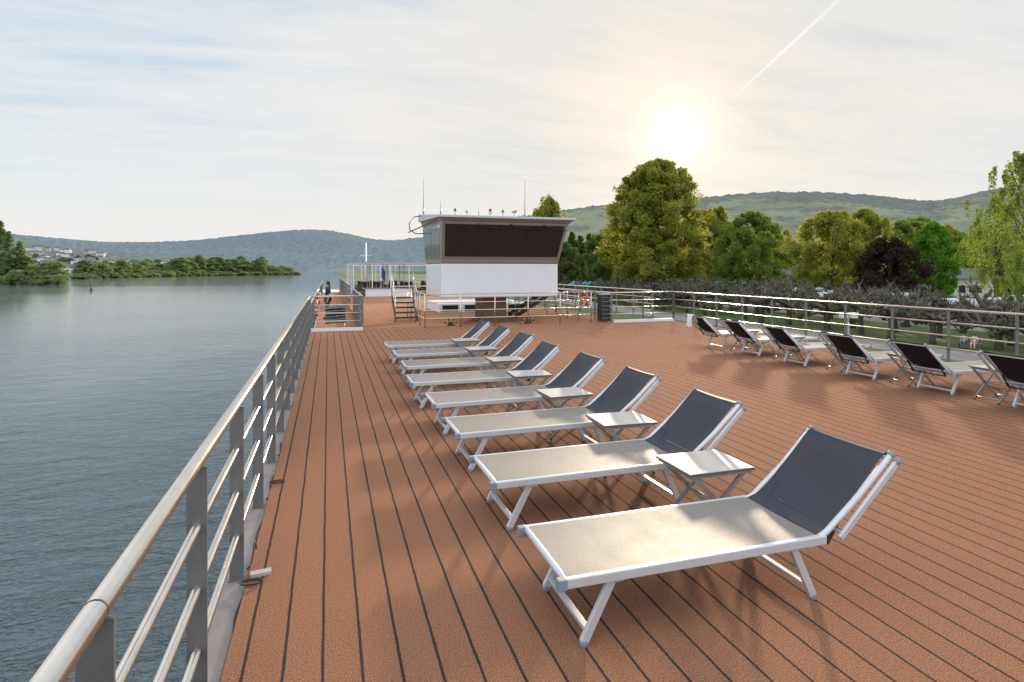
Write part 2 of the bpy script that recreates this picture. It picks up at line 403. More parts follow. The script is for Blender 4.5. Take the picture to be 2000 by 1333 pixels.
# ------------------------------------------------------------------ trees
def quads(name,C,U,V,mat):
    n=len(C); co=np.empty((n,4,3)); co[:,0]=C-U-V; co[:,1]=C+U-V*.6; co[:,2]=C+U*.8+V; co[:,3]=C-U*.7+V*.9
    me=bpy.data.meshes.new(name); me.vertices.add(n*4); me.vertices.foreach_set('co',co.ravel())
    me.loops.add(n*4); me.loops.foreach_set('vertex_index',np.arange(n*4)); me.polygons.add(n)
    me.polygons.foreach_set('loop_start',np.arange(n)*4); me.polygons.foreach_set('loop_total',np.full(n,4))
    me.materials.append(mat); me.update(); me.validate(); return me
def crown(name,seed,prof,H,Rr,ncl,nl,leafs,z0,mat,droop=0,clr=.17,surf=.45):
    g=np.random.default_rng(seed); C=[];cents=[]
    for i in range(ncl):
        t=g.random()**.85; a=g.random()*2*math.pi
        rr_=Rr*prof(t)*(g.random()**surf)*(1+.10*math.sin(a*3+seed)+.07*math.sin(a*5+t*9))
        c=np.array([math.cos(a)*rr_,math.sin(a)*rr_,z0+(H-z0)*t]); cents.append(c)
        cr=Rr*clr*(.6+.8*g.random())*(.55+.45*prof(t))
        k=int(nl*(.6+.8*g.random()))
        dd=g.normal(size=(k,3)); dd/=np.linalg.norm(dd,axis=1)[:,None]
        rad=cr*(.3+.85*g.random(k)**.6)[:,None]
        P=dd*rad*np.array([1,1,.8])
        if droop:
            P[:,2]=-np.abs(P[:,2])*droop*(1+g.random(k)*1.2); P[:,:2]*=.65
        C.append(c+P)
    C=np.concatenate(C); n=len(C)
    U=g.normal(size=(n,3)); U/=np.linalg.norm(U,axis=1)[:,None]
    W=g.normal(size=(n,3)); V=np.cross(U,W); V/=np.linalg.norm(V,axis=1)[:,None]
    sz=(leafs*(.5+g.random(n)))[:,None]*.5
    return quads(name,C,U*sz,V*sz*(.7 if not droop else .5),mat),cents
def trunk_mesh(name,H,r,cents,z0,seed,limbs=12):
    g=random.Random(seed); b=MB()
    zt=H*.82; pts=[(g.uniform(-.02,.02)*H*k/5 ,g.uniform(-.02,.02)*H*k/5,zt*k/5) for k in range(6)]
    pts[0]=(0,0,-.4)
    b.path(pts,[r*1.35,r*.95,r*.75,r*.55,r*.35,r*.12],8)
    cs=g.sample(cents,min(limbs,len(cents)))
    for c in cs:
        k=max(.12,min(.7,(c[2]/H)*.62)); z=zt*k
        i=min(4,int(k*5)); fr=k*5-i; p0=Vector(pts[i]).lerp(Vector(pts[i+1]),fr); p1=Vector(c)
        mid=p0.lerp(p1,.5)+Vector((g.uniform(-.3,.3),g.uniform(-.3,.3),.06*H))
        b.path([p0,mid,p1],[r*.38,r*.22,r*.06],6)
    return b.mesh(name,[M['bark']])
def proto(seed,prof,H,Rr,ncl,nl,leafs,z0,mat,r,droop=0,clr=.17,surf=.45):
    cm,ce=crown('crown',seed,prof,H,Rr,ncl,nl,leafs,z0,mat,droop,clr,surf)
    return (cm,trunk_mesh('trunk',H,r,ce,z0,seed),H,Rr)
oval=lambda t: (math.sin(math.pi*min(1,max(0,t*.86+.12)))**.6)*(1-.25*t)
full=lambda t: (.84+.16*min(1,t/.3)) if t<.3 else max(.10,1-((t-.3)/.72)**2.5)**.55*.98
rnd=lambda t: math.sqrt(max(0.02,1-(2*t-.95)**2))
rnd2=lambda t: max(.08,1-abs((t-.42)/.6)**2.3)**.55
col_=lambda t: (.65+.35*math.sin(math.pi*t))*(1-.75*t**3)
bush=lambda t: math.sqrt(max(.05,1-t*t*.95))
P={}
P['big']=proto(1,full,29,10.2,460,170,.42,2.0,M['leafy'],.8,0,.13,.5)
P['oakg']=proto(2,rnd2,20,9,200,150,.46,1.6,M['leafg'],.55,0,.16)
P['oaky']=proto(3,rnd2,18,9.3,190,150,.44,1.4,M['leafy'],.5,0,.16)
P['oak2']=proto(12,rnd2,18,7,120,140,.44,1.2,M['leafg'],.5,0,.2)
P['bright']=proto(4,oval,14.8,5.4,150,150,.32,1.2,M['leafb'],.35,0,.18)
P['purple']=proto(5,bush,12,6.6,150,140,.36,1.0,M['leafp'],.4)
P['poplar']=proto(6,col_,26,3.2,120,90,.42,1.5,M['leafd'],.4,0,.3)
P['birch']=proto(7,rnd,22,7.4,150,150,.26,3.5,M['leafg'],.35,3.2,.11)
P['bush']=proto(8,bush,5,4,50,90,.36,.2,M['leafg'],.15,0,.25)
desc={'big':'tall broad tree with yellow green backlit crown','oakg':'round green deciduous tree on grassy bank','oaky':'spreading yellow green tree beside car park','oak2':'leafy green tree in row on bank','bright':'bright green conical tree beside car park','purple':'dark copper purple leaved tree beside car park','poplar':'slender columnar poplar with dark green leaves','birch':'tall birch with drooping green branches','bush':'rounded green bush on the bank'}
def plant(kind,x,y,z,H,W,mat=None,group=None,label=None,rz=None):
    cm,tm,H0,R0=P[kind]
    e=thing('bush' if kind=='bush' else 'tree',label or desc[kind],'bush' if kind=='bush' else 'tree',(x,y,z),(0,0,random.uniform(0,6.28) if rz is None else rz),group)
    s=W/2/R0; e.scale=(s,s,H/H0)
    c=ob('crown',cm,e); ob('trunk',tm,e)
    if mat: c.material_slots[0].link='OBJECT'; c.material_slots[0].material=mat
    return e
def plantp(kind,px,Z,top,wpx,**k):
    x,y=sv((px-1000)/1150*Z,Z); H=(527-top)/1150*Z+EYE-GZ
    return plant(kind,x,y,GZ,H,wpx/1150*Z,**k)
plantp('big',1283,120,321,206)
plantp('oakg',1465,150,420,130); plantp('oakg',1398,165,410,80,mat=M['leafy']); plantp('oak2',1350,175,430,70)
plantp('oaky',1625,118,420,150); plantp('oaky',1690,125,415,100)
plantp('purple',1738,92,470,135)
plantp('bright',1822,98,438,100)
plantp('birch',2015,70,282,210); plantp('birch',1945,95,385,110)
plantp('oak2',1072,150,392,70,mat=M['leafy']); plantp('oak2',1060,190,422,60)
for px,Z,t,w in [(1118,150,455,34),(1134,165,462,30),(1150,170,458,28)]: plantp('poplar',px,Z,t,w)
for px,Z,t,w in [(1100,140,478,70),(1170,150,462,70),(1205,160,448,80),(1185,135,480,60)]: plantp('oak2',px,Z,t,w,mat=M['leafd'])
for px,Z,t,w in [(1500,190,440,90),(1560,230,485,90),(1770,200,435,110),(1840,180,445,100),(1885,170,462,90),(1925,150,450,110),(1790,240,430,100),(1530,210,470,80)]:
    plantp(rr.choice(['oakg','oak2','oaky']),px,Z,t,w)
g='trees on the far side of the park'
for i in range(36):
    px=1085+i*27+rr.uniform(-10,10); Z=rr.uniform(220,360)
    plantp(rr.choice(['oakg','oak2','oaky']),px,Z,rr.uniform(476,500),rr.uniform(60,95),group=g,mat=rr.choice([M['leafg'],M['leafy'],M['leafh']]))
g='bushes along the park'
for i in range(30):
    px=1100+i*32+rr.uniform(-14,14); Z=rr.uniform(140,200); plantp('bush',px,Z,rr.uniform(534,546),rr.uniform(45,80),group=g)
def island(name,pts,wid):
    b=MB(); n=len(pts); k=0
    for i,(x,y) in enumerate(pts):
        f=math.sin(math.pi*(i+.3)/(n-.4)); w=wid*max(.15,f)
        for dx,z in ((-w,-.4),(-w*.8,.7),(w*.8,.9),(w,-.4)): b.v.append((x+dx*.3+random.uniform(-2,2),y+dx,WZ+z))
    for i in range(n-1):
        for j in range(3): b.f.append([i*4+j,i*4+j+1,i*4+5+j,i*4+4+j]); b.m.append(0); b.s.append(False)
    structure(name,b.mesh(name,[M['mud']]))
def lp(px,Z): return sv((px-1000)/1150*Z,Z)
island('island_ground',[lp(150+i*27.5,470+i*26) for i in range(17)],22)
island('island_shore',[lp(-260+i*24,290+i*2) for i in range(17)],20)
g='trees on the river island'
for i in range(54):
    f=i/53; px=165+f*400+rr.uniform(-6,6); Z=475+f*400+rr.uniform(-4,26)
    x,y=lp(px,Z)
    H=rr.uniform(9,16) if f<.45 else rr.uniform(15,25)
    if f>.9: H*=.55
    plant(rr.choice(['oakg','oak2','oaky']),x,y,WZ,H,rr.uniform(15,24),mat=M['leafh'],group=g,label='rounded green tree on the wooded river island')
g='bushes along the island shore'
for i in range(42):
    f=i/41; x,y=lp(158+f*418,468+f*400); plant('bush',x,y,WZ,rr.uniform(3.5,7),rr.uniform(12,22),mat=M['leafh'],group=g,label='low green bush at the water edge of island')
for px,H in [(2,33),(-14,30),(16,27),(38,22),(-40,31),(-70,28)]:
    x,y=lp(px,305+rr.uniform(-5,15)); plant('poplar',x,y,WZ,H,6.5,mat=M['leafh'],group='poplars on the river island',label='tall slender poplar on the river island')
for i in range(18):
    px=-230+i*20; x,y=lp(px,296+rr.uniform(0,16)); plant('oak2',x,y,WZ,rr.uniform(13,18) if px<60 else rr.uniform(8,11),rr.uniform(10,14),mat=M['leafh'],group='trees on the near island',label='green tree on the nearer river island')
for i in range(18):
    x,y=lp(-225+i*20,286); plant('bush',x,y,WZ,rr.uniform(4,7),rr.uniform(8,12),mat=M['leafh'],group='bushes on the near island',label='low green bush at the island water edge')
for i in range(70):
    s=(rr.uniform(20,560)-1000)/1150; x,y,z=hz(s,rr.uniform(.0,.5)); plant('bush',x,y,z,rr.uniform(9,16),rr.uniform(14,34),mat=M['leafh'],group='trees among the hillside houses',label='green tree among houses on hillside')

# pollards
def pollard(seed):
    g=random.Random(seed); b=MB(); h=g.uniform(1.6,2.2)
    b.path([(0,0,-.3),(.03,0,.5),(-.03,.04,1.2),(0,0,h)],[.34,.25,.24,.30],8)
    n=g.randint(7,9)
    for k in range(n):
        a=2*math.pi*k/n+g.uniform(-.3,.3); l=g.uniform(1.6,3.0); up=g.uniform(-.4,1.8)
        dx,dy=math.cos(a),math.sin(a)
        p0=Vector((0,0,h-.15)); p1=Vector((dx*l*.35,dy*l*.35,h+.3*up)); p2=Vector((dx*l*.7,dy*l*.7,h+.35*up+g.uniform(-.3,.25))); p3=Vector((dx*l,dy*l,h+up))
        b.path([p0,p1,p2,p3],[.23,.17,.14,.15],6); b.ball(p3,g.uniform(.2,.32),0,7,5,jit=.3); b.ball(p2,.21,0,6,4,jit=.3)
        for q in range(3):
            a2=a+g.uniform(-1.4,1.4); e=p2+Vector((math.cos(a2)*.85,math.sin(a2)*.85,g.uniform(-.6,1.0)))
            b.path([p2,e],[.12,.08],5); b.ball(e,g.uniform(.14,.24),0,6,4,jit=.3)
            for w in range(5): b.path([e,e+Vector((g.uniform(-.6,.6),g.uniform(-.6,.6),g.uniform(-.1,.8)))],[.045,.02],4)
        for w in range(6): b.path([p3,p3+Vector((g.uniform(-.6,.6),g.uniform(-.6,.6),g.uniform(.1,.8)))],[.05,.02],4)
    return b.mesh('pollarded_tree',[M['pollardbark']])
PM=[pollard(i) for i in range(6)]
for X,stp in ((50.5,4.4),(56,5.0),(62,5.6),(74,7.0)):
    y=12+rr.uniform(-3,0)
    while y<200:
        s_=rr.uniform(.9,1.35)
        thing('pollarded_tree','gnarled pollarded plane tree with knobbly bare branches','tree',(X+rr.uniform(-1,1),y+rr.uniform(-1,1),GZ),(0,0,rr.uniform(0,6)),'rows of pollarded plane trees',rr.choice(PM)).scale=(s_,s_,s_*rr.uniform(.85,1.1))
        y+=stp
    
def wheel_mesh(r=.32):
    b=MB(); b.tube((0,-.1,0),(0,.1,0),r,n=16,mi=0); b.tube((0,-.11,0),(0,.11,0),r*.6,n=12,mi=1); return b.mesh('wheel',[M['black'],M['alug']])
WM=wheel_mesh()
def car(paint,label):
    e=thing('parked_car',label,'car',(0,0,0),group='cars parked by the trees')
    b=MB(); b.prism([(-2.1,.28),(-2.15,.6),(-2.0,.82),(-1.2,.92),(1.0,.95),(1.9,.78),(2.1,.6),(2.1,.28)],-.85,.85)
    b.hexa([(-1.1,-.62,1.46),(.35,-.62,1.46),(-1.1,.62,1.46),(.35,.62,1.46),(-1.05,-.6,1.50),(.3,-.6,1.50),(-1.05,.6,1.50),(.3,.6,1.50)])
    ob('body',b.mesh('car_body',[paint]),e,bev=.05)
    b=MB(); b.hexa([(-1.85,-.8,.9),(1.15,-.8,.9),(-1.85,.8,.9),(1.15,.8,.9),(-1.12,-.64,1.455),(.38,-.64,1.455),(-1.12,.64,1.455),(.38,.64,1.455)])
    ob('window',b.mesh('car_glass',[M['glassdark']]),e,bev=.02)
    for x in (-1.3,1.35):
        for y in (-.78,.78): ob('wheel',WM,e,(x,y,.32))
    hl=MB().box(2.05,2.12,-.15,.15,.58,.72).mesh('headlight',[M['white']])
    for y in (-.6,.6): ob('headlight',hl,e,(0,y,0))
    return e
def camper(label):
    e=thing('parked_motorhome',label,'motorhome',(0,0,0),group='motorhomes parked by the trees')
    b=MB(); b.prism([(-3.3,.45),(-3.3,2.85),(-3.1,3.0),(1.9,3.0),(2.55,2.6),(2.5,2.2),(1.9,2.0),(2.3,1.35),(3.1,1.1),(3.2,.45)],-1.12,1.12)
    ob('body',b.mesh('motorhome_body',[M['white']]),e,bev=.06)
    wm=MB().box(-.5,.5,-.01,.01,-.3,.3).mesh('window',[M['glassdark']])
    for x in (-2.2,-.4,1.35):
        for y in (-1,1): ob('window',wm,e,(x,y*1.125,1.9 if x<1 else 1.65),)
    b=MB(); b.add([(1.97,-1.0,1.96),(1.97,1.0,1.96),(2.35,1.0,1.38),(2.35,-1.0,1.38)],[(0,1,2,3)]); ob('windscreen',b.mesh('windscreen',[M['glassdark']]),e)
    sm=MB().box(-3.2,1.5,-.012,.012,.95,1.2).mesh('stripe',[M['stripe']])
    for y in (-1,1): ob('stripe',sm,e,(0,y*1.125,0))
    for x in (-1.9,2.2):
        for y in (-1,1): ob('wheel',WM,e,(x,y*1.0,.36))
    return e
cars=[car(M['white'],'white hatchback car parked among pollarded trees'),car(M['carsilver'],'silver hatchback car parked among pollarded trees'),car(M['cardark'],'dark blue car parked among pollarded trees')]
cp=camper('white motorhome parked behind the pollarded trees')
spots=[]
for X in (68.5,79,86):
    y=18
    while y<135:
        spots.append((X,y)); y+=rr.choice([3.2,6.4,6.4,9.6])
first={}
for k,(X,y) in enumerate(spots):
    q=rr.random(); root=cp if q<.45 else cars[rr.choice([0,1,2,0])]
    rz=rr.choice([0,math.pi])+rr.uniform(-.06,.06)
    if root.name not in first:
        first[root.name]=1; root.location=(X,y,GZ+.03); root.rotation_euler=(0,0,rz)
    else: copy_thing(root,(X,y,GZ+.03),rz)
for r_ in cars+[cp]:
    if r_.name not in first: r_.location=(90,80+len(first)*3,GZ+.03); first[r_.name]=1

def bankhouse(px,Z,w,d,h,roofm,label,rz=0.3):
    x,y=lp(px,Z); e=thing('building',label,'building',(x,y,GZ),(0,0,rz))
    b=MB(); b.box(-w/2,w/2,-d/2,d/2,-.3,h); ob('wall',b.mesh('wall',[M['render']]),e)
    b=MB(); o=.6; rh=h*.45
    b.add([(-w/2-o,-d/2-o,h),(w/2+o,-d/2-o,h),(-w/2-o,d/2+o,h),(w/2+o,d/2+o,h),(-w/2-o,0,h+rh),(w/2+o,0,h+rh)],[(0,1,5,4),(2,4,5,3),(0,4,2),(1,3,5),(0,2,3,1)]); ob('roof',b.mesh('roof',[roofm]),e)
    wm=MB().box(-.6,.6,-.04,.04,-.7,.7).mesh('window',[M['glassdark']])
    for i in range(int(w//3)):
        ob('window',wm,e,(-w/2+1.6+i*3,-d/2-.02,h*.55))
bankhouse(1555,190,26,9,5.0,M['roofslate'],'long white park building with slate roof')
bankhouse(1878,120,8,8,4.6,M['roofslate'],'small white house with dark roof by the trees',-.4)
bankhouse(1850,135,12,6,3.4,M['roofslate'],'low white pavilion with dark roof',-.3)
bankhouse(1400,230,20,8,5,M['roofred'],'white park building with brown tiled roof',.2)
def parasol():
    e=thing('parasol','teal parasol standing by the park path','parasol',group='teal parasols by the park path')
    b=MB(); b.tube((0,0,0),(0,0,2.6),.04,n=6); ob('pole',b.mesh('pole',[M['alug']]),e)
    b=MB(); b.tube((0,0,2.2),(0,0,2.9),1.9,.05,n=8); ob('canopy',b.mesh('canopy',[M['teal']]),e); return e
e=parasol(); x,y=lp(1122,128); e.location=(x,y,GZ); e.scale=(1,1,1.35)
for px in (1132,1143,1155,1166,1178,1192,1205,1368,1384,1398,1412): 
    x,y=lp(px+rr.uniform(-3,3),128+rr.uniform(-4,8)); copy_thing(e,(x,y,GZ),rr.uniform(0,2))
x,y=lp(1960,100); b=MB()
for i in range(500):
    a=(random.uniform(-14,14),random.uniform(-2,2)); z=random.uniform(.3,.9)*(1-abs(a[1])/3); b.ball((a[0],a[1],z),.22,0,5,3)
b.box(-14,14,-2,2,-.2,.35)
o=thing('flower_bed','long bed of pink flowers beside the park lawn','flower bed',(x,y,GZ),(0,0,-.3),None,b.mesh('flower_bed',[M['pink']])); o['kind']='stuff'
x,y=lp(1657,42); e=thing('street_lamp','twin headed promenade lamp on grey post','street lamp',(x,y,GZ),(0,0,-A))
zt=1.9-(622-527)/1150*42-GZ
b=MB(); b.tube((0,0,0),(0,0,zt),.09,.06,n=10); b.tube((-.42,0,zt),(.42,0,zt),.04,n=8); ob('post',b.mesh('lamp_post',[M['alug']]),e)
lm=MB().hexa([(-.2,-.2,-.3),(.2,-.2,-.3),(-.2,.2,-.3),(.2,.2,-.3),(-.26,-.26,.1),(.26,-.26,.1),(-.26,.26,.1),(.26,.26,.1)]).mesh('lamp_head',[M['white']])
for s in (-1,1): ob('lamp_head',lm,e,(s*.36,0,zt+.3),bev=.03)

# ------------------------------------------------------------------ people
def skinmesh(name,nodes,edges,mat,root):
    me=bpy.data.meshes.new(name); bm=bmesh.new(); ly=bm.verts.layers.skin.verify(); vs={}
    for k,(p,r) in nodes.items():
        v=bm.verts.new(p); v[ly].radius=(r,r) if not hasattr(r,'__len__') else r; v[ly].use_root=(k==root); vs[k]=v
    for a,b_ in edges: bm.edges.new((vs[a],vs[b_]))
    bm.to_mesh(me); bm.free(); me.materials.append(mat); return me
def person(label,J,shirt,trous,loc,rz,hair=M['hair'],longhair=False,scale=1):
    e=thing('person',label,'person',loc,(0,0,rz)); e.scale=(scale,)*3
    nodes={'pel':(J['pel'],.11),'waist':(J['waist'],.10),'chest':(J['chest'],.125),'neckb':(J['neckb'],.06),'neck':(J['neck'],.045),'jaw':(J['jaw'],.062),'head':(J['head'],.088),'top':(J['top'],.06)}
    ed=[('pel','waist'),('waist','chest'),('chest','neckb'),('neckb','neck'),('neck','jaw'),('jaw','head'),('head','top')]
    hd=Vector(J['head']); nodes['nose']=(tuple(hd+Vector((0,-.105,-.02))),.014); ed.append(('head','nose'))
    for s in 'lr':
        for k,r in (('sh',.058),('el',.04),('wr',.026),('hip',.085),('kn',.055),('an',.036),('toe',.03)): nodes[k+s]=(J[k+s],r)
        ed+=[('neckb','sh'+s),('sh'+s,'el'+s),('el'+s,'wr'+s),('pel','hip'+s),('hip'+s,'kn'+s),('kn'+s,'an'+s),('an'+s,'toe'+s)]
        w=Vector(J['wr'+s]); d=(w-Vector(J['el'+s])).normalized(); sd=Vector((0,1,0)) if abs(d.y)<.7 else Vector((1,0,0))
        pm_=w+d*.07; nodes['palm'+s]=(tuple(pm_),(.034,.02)); ed.append(('wr'+s,'palm'+s))
        for i in range(4):
            a=pm_+sd*(-.03+.02*i)+d*.04; b2=a+d*(.045,.055,.05,.038)[i]+Vector((0,0,-.004)); nodes[f'f{i}{s}']=(tuple(a),.009); nodes[f'g{i}{s}']=(tuple(b2),.007)
            ed+=[('palm'+s,f'f{i}{s}'),(f'f{i}{s}',f'g{i}{s}')]
        t=w+d*.03-sd*.04; nodes['th'+s]=(tuple(t),.011); nodes['ti'+s]=(tuple(t-sd*.01+d*.04),.009); ed+=[('wr'+s,'th'+s),('th'+s,'ti'+s)]
    o=ob('body',skinmesh('body',nodes,ed,M['skin'],'pel'),e)
    def mods(o):
        o.modifiers.new('skin','SKIN').use_smooth_shade=True; s_=o.modifiers.new('sub','SUBSURF'); s_.levels=1; s_.render_levels=1
    mods(o)
    k=lambda *ks:{q:nodes[q] for q in ks}
    def grow(d,g): return {q:(p,r+g if not hasattr(r,'__len__') else r) for q,(p,r) in d.items()}
    sn=grow(k('pel','waist','chest','neckb','shl','shr','ell','elr'),.02)
    sn['neckb']=(sn['neckb'][0],.07)
    o=ob('shirt',skinmesh('shirt',sn,[('pel','waist'),('waist','chest'),('chest','neckb'),('neckb','shl'),('neckb','shr'),('shl','ell'),('shr','elr')],shirt,'pel'),e); mods(o)
    tn=grow(k('pel','hipl','hipr','knl','knr','anl','anr'),.022)
    o=ob('trousers',skinmesh('trousers',tn,[('pel','hipl'),('pel','hipr'),('hipl','knl'),('hipr','knr'),('knl','anl'),('knr','anr')],trous,'pel'),e); mods(o)
    b=MB(); b.ball(hd+Vector((0,.022,.035)),.105,0,14,10,(.92,1,.95))
    if longhair: b.ball(hd+Vector((0,.07,-.10)),.085,0,12,8,(.95,.6,1.5))
    ob('hair',b.mesh('hair',[hair]),e)
    for s in 'lr':
        b=MB(); a=Vector(J['an'+s]); t=Vector(J['toe'+s]); b.path([a+Vector((0,.03,-.04)),a.lerp(t,.5)+Vector((0,0,-.01)),t+Vector((0,-.02,0))],[.045,.045,.035],8)
        ob('shoe',b.mesh('shoe',[M['black']]),e)
    for s in (-1,1):
        b=MB(); b.ball(hd+Vector((s*.032,-.083,.0)),.011,0,6,4); ob('eye',b.mesh('eye',[M['black']]),e)
    return e
stand={'pel':(0,0,.93),'waist':(0,.01,1.08),'chest':(0,.01,1.25),'neckb':(0,.015,1.40),'neck':(0,.005,1.46),'jaw':(0,-.02,1.51),'head':(0,0,1.57),'top':(0,.01,1.64),
 'shl':(-.17,.01,1.38),'shr':(.17,.01,1.38),'ell':(-.22,.03,1.11),'elr':(.22,.03,1.11),'wrl':(-.2,-.06,.88),'wrr':(.21,-.05,.88),
 'hipl':(-.09,0,.87),'hipr':(.09,0,.87),'knl':(-.1,-.02,.48),'knr':(.1,-.05,.48),'anl':(-.1,.03,.08),'anr':(.11,-.02,.08),'toel':(-.11,-.14,.035),'toer':(.12,-.19,.035)}
person('woman in dark clothes standing beside the railing',stand,M['darkcloth'],M['darkcloth'],(-.02,27.5,-.30),R(-75),longhair=True)
sit=dict(stand); dz=-.42
for k in ('pel','waist','chest','neckb','neck','jaw','head','top','shl','shr','ell','elr'): p=stand[k]; sit[k]=(p[0],p[1],p[2]+dz)
sit.update({'wrl':(-.12,-.28,.62),'wrr':(.12,-.28,.62),'hipl':(-.1,-.05,.5),'hipr':(.1,-.05,.5),'knl':(-.12,-.45,.5),'knr':(.12,-.45,.5),'anl':(-.12,-.42,.09),'anr':(.12,-.5,.09),'toel':(-.12,-.58,.035),'toer':(.12,-.66,.035)})
x,y=lp(1893,47.5)
e=thing('park_bench','wooden slatted bench beside the promenade path','bench',(x,y,GZ),(0,0,R(-70)))
b=MB()
for i in range(4): b.box(-.9,.9,-.25+i*.13,-.15+i*.13,.42,.46)
ob('seat',b.mesh('seat',[M['brown']]),e)
b=MB()
for i in range(3): b.box(-.9,.9,.26,.29,.55+i*.13,.64+i*.13)
ob('backrest',b.mesh('backrest',[M['brown']]),e)
lg=MB().box(-.03,.03,-.2,.25,0,.42).box(-.03,.03,.22,.26,.42,.95).mesh('leg',[M['alug']])
for s in (-.75,.75): ob('leg',lg,e,(s,0,0))
c_,s_=math.cos(R(-70)),math.sin(R(-70))
person('person in light pink top seated on the bench',sit,M['redcloth'],M['bluecloth'],(x-.35*c_,y-.35*s_,GZ),R(-70),longhair=True)
person('person in white top seated on the bench',sit,M['whitecloth'],M['redcloth'],(x+.35*c_,y+.35*s_,GZ),R(-70))

# ------------------------------------------------------------------ ship deck & hull
b=MB()
b.box(-.475,12.15,-8,19.0,-.35,0)
b.box(1.05,9.75,19.0,62,-.35,-.0005)
structure('deck_floor',b.mesh('deck_floor',[M['deck']]))
e=thing('cruise_ship','white hull of a long river cruise ship','ship')
b=MB(); b.box(-.60,12.36,-12,70,WZ-.5,-.36); ob('hull',b.mesh('hull',[M['white']]),e)
gm=MB().box(-.066,.066,-8,19.2,-.35,-.02).mesh('gunwale',[M['whitedirty']])
ob('gunwale',gm,e,(-.545,0,0),bev=.008); ob('gunwale',gm,e,(12.22,0,0),bev=.008)
b=MB(); b.box(-.5,1.04,19.0,19.06,-.36,.10); ob('bulkhead',b.mesh('bulkhead',[M['white']]),e)
b=MB(); b.box(9.76,12.2,19.0,19.06,-.36,.10); ob('bulkhead',b.mesh('bulkhead',[M['white']]),e)

def railing(label,pts,H,step,rails,rr_=.026,flat=True,mats=('steel','galv'),z0=0,pw=.04,lr=.0165):
    e=thing('railing',label,'railing')
    b=MB(); P3=[Vector((x,y,z0+H)) for x,y in pts]
    for a,c in zip(P3,P3[1:]): b.tube(a,c,rr_,n=16)
    for a in P3[1:-1]: b.ball(a,rr_,0,12,8)
    ob('handrail',b.mesh('handrail',[M[mats[0]]]),e)
    for hh in rails:
        b=MB()
        for a,c in zip(P3,P3[1:]): b.tube((a.x,a.y,z0+hh),(c.x,c.y,z0+hh),lr,n=12)
        ob('lower_rail',b.mesh('lower_rail',[M[mats[0]]]),e)
    for a,c in zip(P3,P3[1:]):
        d=c-a; n=max(1,round(d.length/step)); ang=math.atan2(d.y,d.x)
        pb=MB()
        if flat:
            pb.box(-.006,.006,-pw,pw,-.04,H-.022); pb.box(-.03,.03,-pw-.006,pw+.006,-.04,-.012)
        else: pb.tube((0,0,0),(0,0,H),.02,n=10)
        pme=pb.mesh('post',[M[mats[1]]])
        for i in range(n+1):
            if i==n and c is not P3[-1]: continue
            p=a+d*(i/n); ob('post',pme,e,(p.x,p.y,z0),(0,0,ang))
    return e
XL=-.54
RH=1.07
e=railing('stainless steel deck railing with flat grey posts above water',[(XL,3.99-1.16*7),(XL,3.99+1.16*13)],RH,1.16,(.25,.52,.79),rr_=.029,lr=.019)
b=MB(); b.tube((XL,1.66,RH),(XL,1.668,RH),.0296,n=16); ob('joint',b.mesh('joint',[M['black']]),e)
b=MB(); b.box(-.006,.006,-.04,.04,-.04,RH-.13)
ob('post',b.mesh('post',[M['galv']]),e,(XL,1.50,0),(0,0,R(90)))
railing('stainless steel deck railing with flat posts beside the bank',[(12.25,19.1-1.27*20),(12.25,19.1)],RH,1.27,(.27,.53,.80))
railing('steel railing guarding the stairwell by the bank',[(12.25,19.1),(9.7,19.1),(9.7,30)],RH,1.3,(.3,.55,.8))
railing('steel railing guarding the stairwell above water',[(XL,19.1),(1.02,19.1),(1.02,25.5)],RH,.8,(.3,.55,.8))
railing('stainless railing along the lower side deck',[(XL,20.5),(XL,60)],RH,1.5,(.3,.55,.8),z0=-.3)
railing('stainless railing along the bank side deck',[(12.2,20.5),(12.2,60)],RH,1.5,(.3,.55,.8))
railing('thin steel railing around the wheelhouse base',[(3.0,23.5),(3.0,19.1),(8.9,19.1),(8.9,23.5)],1.1,1.2,(.3,.56,.82),flat=False,mats=('steel','steel'),rr_=.018)
railing('steel railing at far end of the deck',[(1.1,33),(1.1,60)],RH,2.2,(.3,.55,.8))
railing('steel railing behind the wheelhouse',[(3.0,29.5),(9.6,29.5)],RH,1.3,(.3,.55,.8))

def cable(pts,r=.005):
    b=MB(); b.path(pts,r,6); return b.mesh('cable',[M['black']])
rc=random.Random(5)
for k,y0 in enumerate((2.95,4.1,5.3,6.5,8.8)):
    pts=[(XL+.045,y0,-.015)]
    for i in range(25):
        t=i/24; pts.append((XL+.065+.02*math.sin(t*6+k)*math.sin(math.pi*t),y0+.03+t*.8,-.010+.10*math.exp(-((t-.15)/.09)**2)*(k%2)))
    thing('cable','thin black cable lying loose along the deck edge','cable',me=cable(pts),group='cables along the deck edge')
for k,(cx_,cy_,n_) in enumerate(((-.44,3.86,2),(-.43,5.62,2))):
    pts=[(cx_+(.045+.004*i/6)*math.cos(i*.55)*1.2,cy_+(.03+.003*i/6)*math.sin(i*.55),.008+.0006*i) for i in range(int(11.4*n_))]
    thing('cable','small black cable loop lying on carpet edge','cable',me=cable(pts,.004),group='cables along the deck edge')
b=MB(); b.box(-.06,.06,-.026,.026,0,.02); thing('plastic_block','small white plastic block lying on carpet edge','plastic block',(-.40,3.97,.0),(0,0,.15),me=b.mesh('block',[M['tabletop']]))
b=MB(); 
for i in range(14): b.tube((0,i*.02,0),(0,i*.02+.012,0),.035,n=12)
thing('rubber_bellows','black ribbed rubber bellows beside railing post','rubber bellows',(XL+.05,2.50,.02),(R(20),0,0),me=b.mesh('bellows',[M['black']]))

